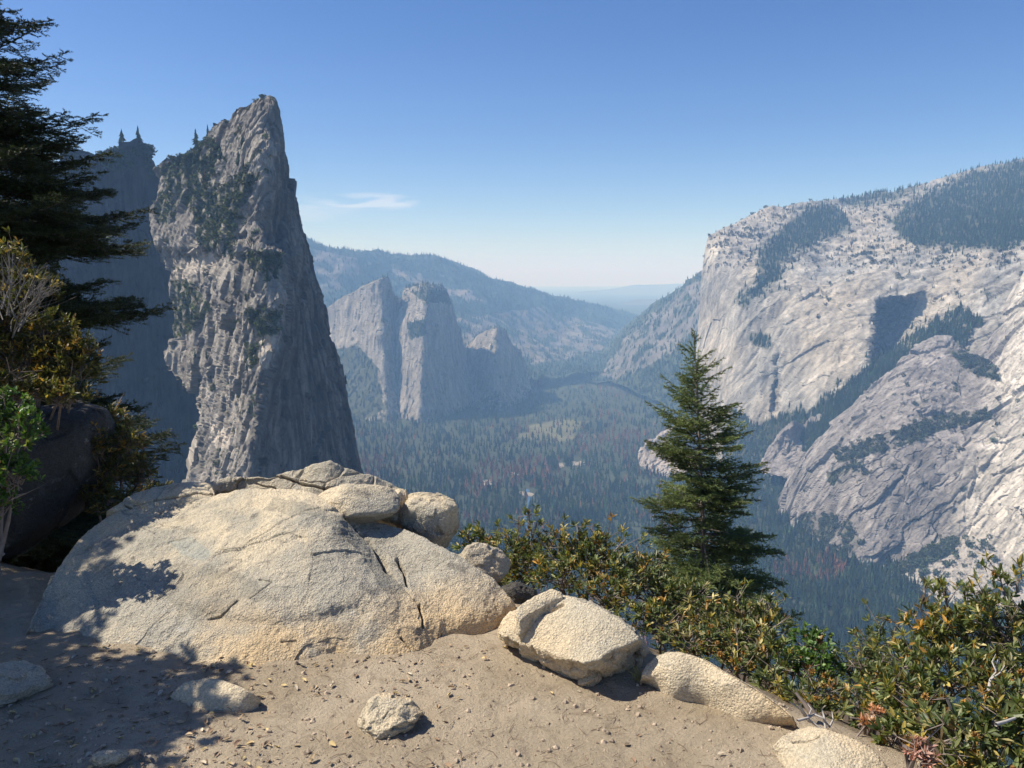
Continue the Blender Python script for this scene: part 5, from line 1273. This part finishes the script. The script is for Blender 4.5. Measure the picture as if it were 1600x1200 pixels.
def gp(u, v, Y, dz=-0.7):
    p = at_y(float(u), float(v), float(Y)); p[2] += dz; return p
CH = "evergreen bushes along the brink"
shrub("chinquapin_bush", "low olive bush filling the gap between the rocks and the tall leafy sprig", [(745, 850, 5.2, 34, 24), (785, 870, 5.1, 45, 40), (770, 905, 4.9, 40, 34), (820, 895, 4.9, 40, 40)], gp(790, 900, 5.1, -0.5), 1, 30, group=CH, burrs=6, bare=6,
      sprigs=[(735, 850, 5.2, -6, -14), (760, 850, 5.2, -8, -24), (775, 850, 5.2, 10, -18)], pal=OLIVE)
shrub("chinquapin_bush", "spindly shoot with a leafy tuft on top, standing tall above the olive bushes", [(822, 868, 5.0, 26, 26)], gp(825, 900, 5.0, -0.5), 2, 26, group=CH, burrs=2, bare=4,
      sprigs=[(822, 880, 5.0, -12, -72), (826, 880, 5.0, 14, -66), (836, 885, 5.0, 20, -44), (812, 885, 5.0, -22, -46), (824, 880, 5.0, 2, -80), (845, 885, 5.0, 12, -26)])
shrub("chinquapin_bush", "rounded olive bush behind the flat-topped boulder, crowned with yellow-orange leaf tufts", [(885, 868, 4.8, 52, 38), (930, 880, 4.7, 60, 42), (880, 905, 4.6, 60, 36), (975, 905, 4.6, 50, 40), (950, 935, 4.4, 60, 36), (925, 850, 4.8, 30, 22)], gp(920, 930, 4.7, -0.5), 3, 32, group=CH,
      burrs=16, bare=10, sprigs=[(905, 845, 4.8, -3, -26), (880, 850, 4.8, -14, -20), (940, 860, 4.8, 10, -30), (960, 870, 4.7, 16, -26), (866, 860, 4.8, -12, -20)], w=np.array([.28, .24, .18, .13, .08, .05, .04]))
shrub("chinquapin_bush", "dense mixed olive and rust bush spreading at the foot of the young fir", [(1020, 930, 4.6, 50, 46), (1070, 950, 4.5, 62, 42), (1030, 975, 4.2, 50, 40), (1110, 975, 4.3, 56, 42), (1080, 1010, 4.0, 60, 34), (1140, 1005, 4.0, 50, 36), (1015, 890, 4.8, 34, 30)], gp(1060, 990, 4.4, -0.5), 4, 32,
      group=CH, burrs=18, bare=14, sprigs=[(1030, 890, 4.8, 8, -22), (1000, 880, 4.8, -6, -26)])
shrub("chinquapin_bush", "bush with pale dry leaf tufts right of the fir, above the whaleback boulder", [(1165, 965, 4.3, 44, 34), (1200, 985, 4.2, 44, 34), (1170, 1010, 4.0, 52, 40), (1205, 1040, 3.7, 50, 40), (1150, 1040, 3.6, 44, 30)], gp(1180, 1030, 3.9, -0.5), 5, 32, group=CH,
      burrs=10, bare=16, w=np.array([.26, .24, .16, .08, .05, .13, .08]), sprigs=[(1200, 960, 4.3, 6, -18), (1155, 945, 4.3, -4, -14)])
shrub("manzanita_bush", "small fresh green bush with roundish leaves, a few red ones, above the corner boulder", [(1262, 1010, 3.9, 42, 30), (1285, 1040, 3.7, 36, 36), (1240, 1040, 3.8, 34, 30)], gp(1265, 1070, 3.8, -0.4), 6, 60, L=0.034, nl=9, pal=GREEN, w=W_GR, LV=OVAL_V)
shrub("chinquapin_bush", "straggly olive and yellow bush between the whaleback boulder and the green bush", [(1225, 1075, 3.4, 48, 36), (1270, 1085, 3.2, 50, 38), (1210, 1110, 3.2, 36, 30), (1290, 1120, 3.1, 46, 34), (1340, 1110, 3.3, 44, 40)], gp(1260, 1130, 3.3, -0.4), 7, 32, group=CH, burrs=14, bare=16)
shrub("chinquapin_bush", "fine-leaved grey-green bush in the dip before the forest, lower than the big one beside it", [(1365, 1010, 3.8, 44, 36), (1340, 1045, 3.7, 44, 40), (1395, 1040, 3.6, 50, 44), (1370, 1075, 3.5, 52, 36)], gp(1370, 1090, 3.7, -0.4), 8, 42, L=0.040, group=CH, burrs=3, bare=12,
      sprigs=[(1375, 985, 3.8, -6, -22), (1400, 995, 3.8, 6, -24)], w=np.array([.34, .34, .16, .06, .02, .05, .03]))
shrub("chinquapin_bush", "tall thick olive bush at the edge of the talus view, glossy leaves and orange tips", [(1470, 990, 3.3, 62, 50), (1440, 1030, 3.2, 56, 46), (1520, 1000, 3.2, 60, 56), (1490, 1060, 3.0, 64, 50), (1570, 980, 3.1, 60, 56), (1600, 1040, 3.0, 60, 60), (1550, 1070, 2.9, 60, 50), (1430, 1090, 2.9, 50, 36), (1400, 1075, 3.1, 50, 40), (1450, 1110, 2.85, 60, 40), (1385, 1120, 3.0, 44, 36), (1660, 990, 3.1, 70, 70)], gp(1510, 1090, 3.2, -0.4), 9, 34, L=0.052,
      group=CH, burrs=22, bare=26, sprigs=[(1450, 960, 3.3, -8, -26), (1480, 950, 3.3, 4, -24), (1510, 950, 3.3, 6, -34), (1570, 930, 3.1, -8, -30), (1590, 925, 3.1, 6, -26), (1540, 945, 3.1, 0, -20)])
shrub("chinquapin_bush", "nearest bush filling the bottom corner, long broad green leaves with orange undersides", [(1560, 1130, 2.55, 70, 60), (1500, 1160, 2.5, 60, 46), (1610, 1160, 2.5, 70, 70), (1450, 1140, 2.65, 50, 36), (1405, 1150, 2.75, 40, 30), (1580, 1210, 2.4, 90, 40), (1500, 1215, 2.4, 60, 34), (1680, 1130, 2.6, 70, 80)], gp(1550, 1210, 2.6, -0.4), 10, 36, L=0.056,
      group=CH, burrs=10, bare=14, w=np.array([.36, .26, .16, .08, .06, .04, .04]))
# bleached dead branches at the corner
def dead_branches(name, label, mats, pts_lists, cat="dead branches", loc=None):
    T = Tubes()
    for path, r0, r1 in pts_lists: T.add(path, r0, r1, 6)
    return link(name, T.mesh(name, mats), label=label, cat=cat)
def pxp(l, Y): return [at_y(float(u), float(v), float(Y) + (k % 3) * 0.02) for k, (u, v) in enumerate(l)]
dead_branches("dead_branch", "forked white bleached branch curling over the rock between two boulders", M_dead,
  [(pxp([(1235, 1098), (1250, 1108), (1262, 1126), (1275, 1132)], 2.78), .004, .0035), (pxp([(1248, 1100), (1254, 1112), (1268, 1128), (1285, 1140), (1310, 1148), (1340, 1158)], 2.75), .006, .002), (pxp([(1246, 1126), (1262, 1122), (1272, 1116), (1286, 1122), (1296, 1136)], 2.72), .005, .003),
   (pxp([(1290, 1138), (1288, 1120), (1284, 1108), (1290, 1102)], 2.72), .005, .002), (pxp([(1296, 1136), (1302, 1124), (1300, 1112)], 2.72), .004, .0015), (pxp([(1262, 1122), (1268, 1108), (1262, 1100)], 2.74), .003, .001)])
dead_branches("dead_branch", "short grey broken stub of wood standing among the leaves behind the white branch", M_stem, [(pxp([(1270, 1118), (1258, 1100), (1243, 1082)], 2.85), .012, .004), (pxp([(1276, 1118), (1262, 1098)], 2.84), .008, .003)])
dead_branches("dead_branch", "tangle of bare grey twigs inside the tall olive bush", M_dead, [(pxp([(1545, 1080), (1548, 1062), (1556, 1048), (1560, 1030)], 2.78), .007, .003), (pxp([(1548, 1062), (1562, 1052), (1570, 1040)], 2.78), .004, .0015), (pxp([(1556, 1048), (1550, 1034), (1556, 1022)], 2.78), .003, .001)])
dead_branches("dead_branch", "small curved pale stick caught in the leaves left of the nearest bush", M_dead, [(pxp([(1480, 1092), (1486, 1108), (1490, 1116)], 2.5), .005, .003)])
dead_branches("dead_branch", "short pale straight stick lying on the leaves of the nearest corner bush", M_dead, [(pxp([(1556, 1132), (1570, 1128), (1586, 1122)], 2.35), .006, .004)])
# cluster of dry pink-brown leaves
shrub("withered_twig", "bunch of withered pink-brown leaves on bare twigs by the corner boulder", [(1432, 1170, 2.38, 22, 16), (1445, 1186, 2.36, 20, 12)], gp(1430, 1190, 2.42, -0.06), 12, 130, L=0.030, nl=8, pal=[(0.42, 0.20, 0.15), (0.34, 0.15, 0.11), (0.5, 0.30, 0.23)], w=np.array([.4, .3, .3]), cat="dead leaves", bare=8, inner=0.1)
shrub("withered_twig", "tuft of peach-coloured dead leaves hanging low in the yellow bush over the corner boulder", [(1352, 1128, 2.82, 16, 10), (1368, 1114, 2.84, 12, 10)], gp(1355, 1140, 2.85, -0.08), 13, 120, L=0.030, nl=8, pal=[(0.52, 0.25, 0.12), (0.42, 0.18, 0.09), (0.56, 0.38, 0.26)], w=np.array([.4, .3, .3]), cat="dead leaves", bare=3, inner=0.1)
# grass tuft between boulders
T_ = Tubes(); rg = np.random.default_rng(5); a0 = at_z_(998, 1062, 0.0)
for _ in range(34):
    d = rg.normal(0, 0.35, 3); d[2] = 1; L_ = rg.uniform(0.04, 0.10); a = a0 + np.array([rg.normal(0, .014), rg.normal(0, .014), 0])
    T_.add([a, a + d * L_ * .5, a + d * L_ + np.array([d[0], d[1], -0.25]) * L_ * .4], 0.0012, 0.0003, 3)
M_straw, nt_, b_ = new_mat("straw_grass"); b_.inputs['Base Color'].default_value = (0.34, 0.30, 0.10, 1); b_.inputs['Roughness'].default_value = 0.8
link("grass_tuft", T_.mesh("grass_tuft", M_straw), label="little yellow grass tuft in the gap between the flat-topped and whaleback boulders", cat="grass tuft")

# ---- shrubs at the left
LB_ = "shrubs round the dark boulder"
shrub("manzanita_bush", "bright green round-leaved bush in front of the dark boulder at the picture's edge".replace(" at the picture's edge", ""), [(12, 640, 4.0, 46, 34), (30, 680, 3.9, 44, 40), (-30, 670, 4.0, 60, 60), (20, 740, 3.9, 40, 44), (-10, 790, 3.9, 44, 40), (-80, 720, 4.0, 70, 90)], gp(0, 860, 4.0, -0.05), 21, 54, L=0.036, nl=9, pal=GREEN, w=W_GR, LV=OVAL_V, bare=4)
shrub("chinquapin_bush", "golden brown bush above the dark boulder, with bare grey twigs over it", [(40, 560, 4.9, 60, 46), (100, 580, 4.8, 52, 44), (10, 500, 5.0, 56, 40), (75, 520, 4.9, 44, 36), (40, 455, 5.1, 50, 34), (30, 610, 4.6, 60, 30), (95, 618, 4.6, 50, 26), (120, 560, 4.8, 34, 40), (-50, 540, 5.0, 80, 90), (0, 420, 5.2, 50, 34), (120, 545, 4.9, 26, 22)], gp(40, 640, 5.7, -0.6), 22, 50, L=0.052, pal=AUTUMN, w=W_AU, group=LB_, burrs=8, bare=30,
      sprigs=[(10, 400, 5.2, 12, -22), (20, 420, 5.2, -4, -30), (-10, 400, 5.2, -10, -26)])
shrub("chinquapin_bush", "dark golden bush between the dark boulder and the granite slab", [(165, 660, 5.4, 34, 30), (190, 695, 5.3, 36, 34), (170, 735, 5.2, 36, 36), (215, 740, 5.4, 30, 34), (150, 770, 5.1, 28, 30), (240, 775, 5.6, 34, 26), (180, 790, 5.0, 40, 26), (150, 700, 5.1, 24, 40)], gp(180, 800, 5.4, -0.4), 23, 55, L=0.050, pal=AUTUMN, w=W_AU, group=LB_, burrs=4, bare=8)
def twig_fan(seed, base, n, L, spread):
    r = np.random.default_rng(seed); out = []
    for _ in range(n):
        d = np.array([r.normal(0.25, spread), r.normal(0, .3), r.uniform(.5, 1.1)]); d /= np.linalg.norm(d); l = L * r.uniform(.5, 1)
        a = base + r.normal(0, .05, 3); m_ = a + d * l * .5 + r.normal(0, .02, 3); e = a + d * l + r.normal(0, .03, 3); out.append(([a, m_, e], .004, .0012))
        for _k in range(4):
            t = r.uniform(.35, .9); q = a * (1 - t) + e * t; dd = d + r.normal(0, .6, 3); out.append(([q, q + dd * l * .14, q + dd * l * .28 + np.array([0, 0, .01])], .002, .0006))
    return out
dead_branches("dead_branch", "fan of bare grey twigs sticking up out of the golden brown bush", M_greytwig, twig_fan(3, at_y(25., 500., 4.75), 24, 0.34, 0.5), cat="dead branches")

# ------------------------------------------------------------------ firs
NEED_V = np.array([[0, -.5, 0], [0, .5, 0], [1, 0, 0.0]])
def fir(name, label, root, H, Rf, z0, seed, trunk_r, whorl, sec=0.055, need_L=0.024, need_W=0.0048, dens=150, base_col=(0.075, 0.115, 0.038), tipcol=(0.25, 0.28, 0.09), az_w=None, lean=(0, 0), parts_group=None, droop=0.25, per=6, bare_in=0.22, ztop_gap=0.0):
    r = np.random.default_rng(seed); root = np.array(root, float)
    o = bpy.data.objects.new(name, None); COL.objects.link(o); o["label"] = label; o["category"] = "tree"; o.location = root.tolist()
    T = Tubes(); zt = np.linspace(0, H, 14)
    cx = lean[0] * (zt / H) ** 1.3 + 0.008 * H * np.sin(zt * 1.1) * 0.3; cy = lean[1] * (zt / H)
    path = np.stack([cx, cy, zt], -1)
    tk = tube(path, trunk_r, 0.004, 10)
    link("trunk", mesh_np("trunk", tk[0], tk[1], M_bark, True), parent=o)
    BR = Tubes(); S0 = []; S1 = []; AG = []      # twig segments start/end
    z = z0
    while z < H - ztop_gap:
        f = (z - z0) / (H - z0)
        for k in range(per if f < 0.85 else 4):
            az = r.uniform(0, 2 * pi) if az_w is None else az_w(r)
            L = Rf(z) * (r.uniform(0.50, 1.14) if trunk_r < 0.1 else r.uniform(0.40, 1.16))
            if r.random() < 0.05: L *= 0.5
            if L < 0.03: L = 0.03
            zz = z + r.uniform(-0.5, 0.5) * whorl * 1.2
            c0 = np.array([np.interp(zz, zt, cx), np.interp(zz, zt, cy), zz])
            el0 = 0.75 * f ** 1.5 + r.normal(0, .08) - 0.10 * (1 - f); 
            nseg = 8; t = np.linspace(0, 1, nseg + 1)
            out = np.array([cos(az), sin(az), 0]); 
            zc_ = L * (t * math.tan(el0) - droop * (1 - f) * t * (1 - 0.75 * t) * 1.3 )
            side = np.array([-sin(az), cos(az), 0]) * r.normal(0, 0.06) * L
            pth = c0 + out[None] * (L * t)[:, None] + side[None] * (t ** 2)[:, None]; pth[:, 2] += zc_
            BR.add(pth, max(0.0025, 0.012 * L), 0.0015, 4)
            S0.append(pth[2:-1]); S1.append(pth[3:]); AG.append(np.linspace(.4, 1, nseg - 2))
            ns = max(2, int(L * (1 - bare_in) / sec))
            for i in range(ns):
                s = bare_in + (1 - bare_in) * (i + r.uniform(0, .8)) / ns
                if s > 0.98: continue
                p0 = np.array([np.interp(s, t, pth[:, j]) for j in range(3)]); sd = 1 if i % 2 else -1
                l2 = L * (0.42 * (1 - s) + 0.10) * r.uniform(0.6, 1.15) * (0.55 + 0.45 * min(1, (s - bare_in + .15) / .25))
                ang = sd * r.uniform(0.75, 1.05); d2 = np.array([cos(az + ang), sin(az + ang), r.normal(-0.02, .14)])
                n2 = 3; t2 = np.linspace(0, 1, n2 + 1)[:, None]; q = p0 + d2 * l2 * t2; q[:, 2] += (-0.10 * l2 * np.sin(t2[:, 0] * 2.4))
                BR.add(q, 0.0022, 0.001, 3); S0.append(q[:-1]); S1.append(q[1:]); AG.append(np.array([.2, .6, 1.0]))
                if l2 > 0.11:
                    for j in range(int(l2 / 0.05)):
                        u_ = r.uniform(.2, .9); p3 = p0 + d2 * l2 * u_; a3 = az + ang + (1 if j % 2 else -1) * r.uniform(.6, .95); l3 = l2 * (1 - u_) * .6 + 0.03
                        e3 = p3 + np.array([cos(a3), sin(a3), r.normal(0, .16)]) * l3; S0.append(p3[None]); S1.append(e3[None]); AG.append(np.array([.9]))
        z += whorl * (1 - 0.35 * f)
    # leader
    top = path[-1]; S0.append(np.array([top - [0, 0, .25 * trunk_r / .04], top])); S1.append(np.array([top, top + [0, 0, 0.02]])); AG.append(np.array([.8, .8]))
    link("branches", BR.mesh("branches", M_bark), parent=o)
    S0 = np.concatenate(S0); S1 = np.concatenate(S1); AG = np.concatenate(AG)
    ln = np.linalg.norm(S1 - S0, axis=1); cnt = np.maximum(2, (ln * dens).astype(int)); idx = np.repeat(np.arange(len(S0)), cnt)
    tt = r.random(len(idx))[:, None]; p = S0[idx] * (1 - tt) + S1[idx] * tt
    ax_ = (S1 - S0)[idx]; ax_ /= np.linalg.norm(ax_, axis=1, keepdims=True) + 1e-9
    fr = frames(ax_, r); a = r.uniform(0, 2 * pi, len(idx)); a = np.where(r.random(len(idx)) < 0.7, a * 0.5 - 0.0, a)   # most needles on the upper side
    th = r.uniform(0.55, 1.05, len(idx))
    nd = fr[..., 0] * np.cos(th)[:, None] + (fr[..., 1] * np.cos(a)[:, None] + fr[..., 2] * np.sin(a)[:, None]) * np.sin(th)[:, None]
    nf = frames(nd, r); ro = r.uniform(0, pi, len(idx)); c, s = np.cos(ro)[:, None], np.sin(ro)[:, None]
    R = np.stack([nf[..., 0], nf[..., 1] * c + nf[..., 2] * s, nf[..., 2] * c - nf[..., 1] * s], -1)
    NV = NEED_V * np.array([need_L, need_W, 1]); W_, F_ = scatter(NV, np.array([[0, 1, 2]]), p, R, r.uniform(.7, 1.2, len(idx)))
    age = AG[idx][:, None]; bn = np.exp(r.normal(0, .22, len(S0)))[idx][:, None]
    C = (np.array(base_col) * (1 - age ** 3 * .6) + np.array(tipcol) * age ** 3 * .6) * bn
    link("foliage", mesh_np("foliage", W_, F_, M_needle, False, facecols=C), parent=o)
    return o, len(idx)
# the young fir in the middle distance of the brush
YF = 11.0
top_ = at_y(1086., 520., YF); base_ = at_y(1100., 1010., YF)
Hf = top_[2] - base_[2]
def rf_mid(z):
    v = np.interp(z, [0, Hf], [1010, 520]); return np.interp(v, [520, 545, 600, 640, 700, 760, 840, 920, 1010], [4, 22, 48, 60, 86, 92, 104, 122, 130]) / FPX * YF * 1.08
_, nn1 = fir("fir_tree", "young conical green fir standing alone above the bushes in front of the great cliff", base_, Hf, rf_mid, 0.25, 31, 0.045, 0.15, lean=(top_[0] - base_[0], 0), droop=0.26, per=9, dens=360, sec=0.034, need_L=0.028, need_W=0.0068)
# the tall dark fir at the left edge
YL = 12.0
bl = at_y(6., 1000., YL); tz = 13.2
HL = tz - bl[2]
def rf_left(z):
    zz = z + bl[2]; v = CY - FPX * math.tan(math.atan2(zz - EYE[2], YL) + PITCH)
    return float(np.interp(v, [-900, -500, 0, 100, 200, 300, 400, 500, 600, 700, 1000], [5, 50, 112, 150, 185, 215, 236, 246, 252, 275, 300])) / FPX * YL * 1.03
def azw(r):
    return r.uniform(-1.9, 1.5) if r.random() < 0.72 else r.uniform(0, 2 * pi)
_, nn2 = fir("fir_tree", "tall dark fir with ragged layered branches, rising past the top beside the shaded cliff", bl, HL, rf_left, 0.3, 32, 0.17, 0.31, lean=(-0.1, 0), droop=0.50, per=10, dens=240, sec=0.055, need_L=0.032, need_W=0.009, base_col=(0.026, 0.042, 0.018), tipcol=(0.08, 0.09, 0.03), az_w=azw, bare_in=0.18)
print("needles", nn1, nn2)
# broadleaf tree just outside the view whose shade falls over the boulder and the dirt
def pt(x, y, z): return (x, y, z)
def shade_tree(name, label, trunk, blobs, seed, dens):
    r = np.random.default_rng(seed); o = bpy.data.objects.new(name, None); COL.objects.link(o); o["label"] = label; o["category"] = "tree"; o.location = trunk
    root = np.array(trunk); T = Tubes(); pos = []; dr = []
    for (x, y, z, R_, rz) in blobs:
        c = np.array([x, y, z]); q, d = ellipsoid_pts(c, (R_, R_, rz), int(dens * R_ * R_), r, inner=0.1, up=-1.1)
        pos.append(q); dr.append(d + np.array([0, 0, .4]))
        T.add([root, root * .4 + c * .6 + r.normal(0, .1, 3), c], 0.05, 0.015, 6)
        for i in r.choice(len(q), len(q) // 3, replace=False): T.add([c, (c + q[i]) / 2 + r.normal(0, .04, 3), q[i]], 0.006, 0.002, 3)
    pos = np.concatenate(pos); dr = np.concatenate(dr)
    W_, F_, C_ = rosettes(pos, dr, r, 9, 0.062, OLIVE, W_OL / W_OL.sum(), LV=LEAF_V * np.array([1, 1.5, 1]))
    link("foliage", mesh_np("foliage", W_ - root, F_, M_leaf, False, facecols=C_), parent=o)
    for i in range(len(T.V)): T.V[i] = T.V[i] - root
    link("trunk", T.mesh("trunk", M_stem), parent=o)
shade_tree("oak_tree", "leafy evergreen oak beside the viewpoint, throwing dappled shade on the dirt", (-4.4, 4.0, 0.0),
  [(-3.15, 3.22, 1.9, .42, .3), (-3.7, 3.3, 2.0, .5, .35), (-3.4, 2.85, 2.15, .42, .3), (-4.25, 3.9, 2.2, .5, .4), (-3.33, 4.66, 1.4, .32, .28), (-3.7, 4.9, 1.7, .42, .38), (-5.0, 4.4, 2.9, .6, .5), (-5.3, 5.3, 3.0, .8, .6), (-4.4, 3.4, 2.4, .5, .4), (-4.4, 2.9, 2.3, .5, .4), (-3.05, 3.25, 1.9, .36, .28), (-3.35, 3.15, 1.6, .34, .28), (-2.95, 2.95, 1.75, .3, .24)], 41, 2300)
# ================================================================== HAZE
HV = [(x, y, z) for z in (-860, 640) for y in (-2500, 62000) for x in (-72000, 72000)]
hm = mesh_np("haze", np.array(HV, float), [np.array([[0, 1, 3, 2], [4, 6, 7, 5], [0, 4, 5, 1], [2, 3, 7, 6], [0, 2, 6, 4], [1, 5, 7, 3]])], [], False) if False else None
me = bpy.data.meshes.new("haze")
me.from_pydata(HV, [], [(0, 2, 3, 1), (4, 5, 7, 6), (0, 1, 5, 4), (2, 6, 7, 3), (0, 4, 6, 2), (1, 3, 7, 5)])
M_haze = bpy.data.materials.new("haze_air"); M_haze.use_nodes = True
hn = M_haze.node_tree; hn.nodes.remove(hn.nodes["Principled BSDF"])
pv = hn.nodes.new("ShaderNodeVolumePrincipled")
pv.inputs['Color'].default_value = (0.34, 0.60, 1.0, 1)
pv.inputs['Density'].default_value = 0.92e-4
pv.inputs['Anisotropy'].default_value = 0.0
pv.inputs['Absorption Color'].default_value = (1, 1, 1, 1)
hn.links.new(pv.outputs[0], hn.nodes["Material Output"].inputs['Volume'])
me.materials.append(M_haze)
link("haze", me, kind="stuff")
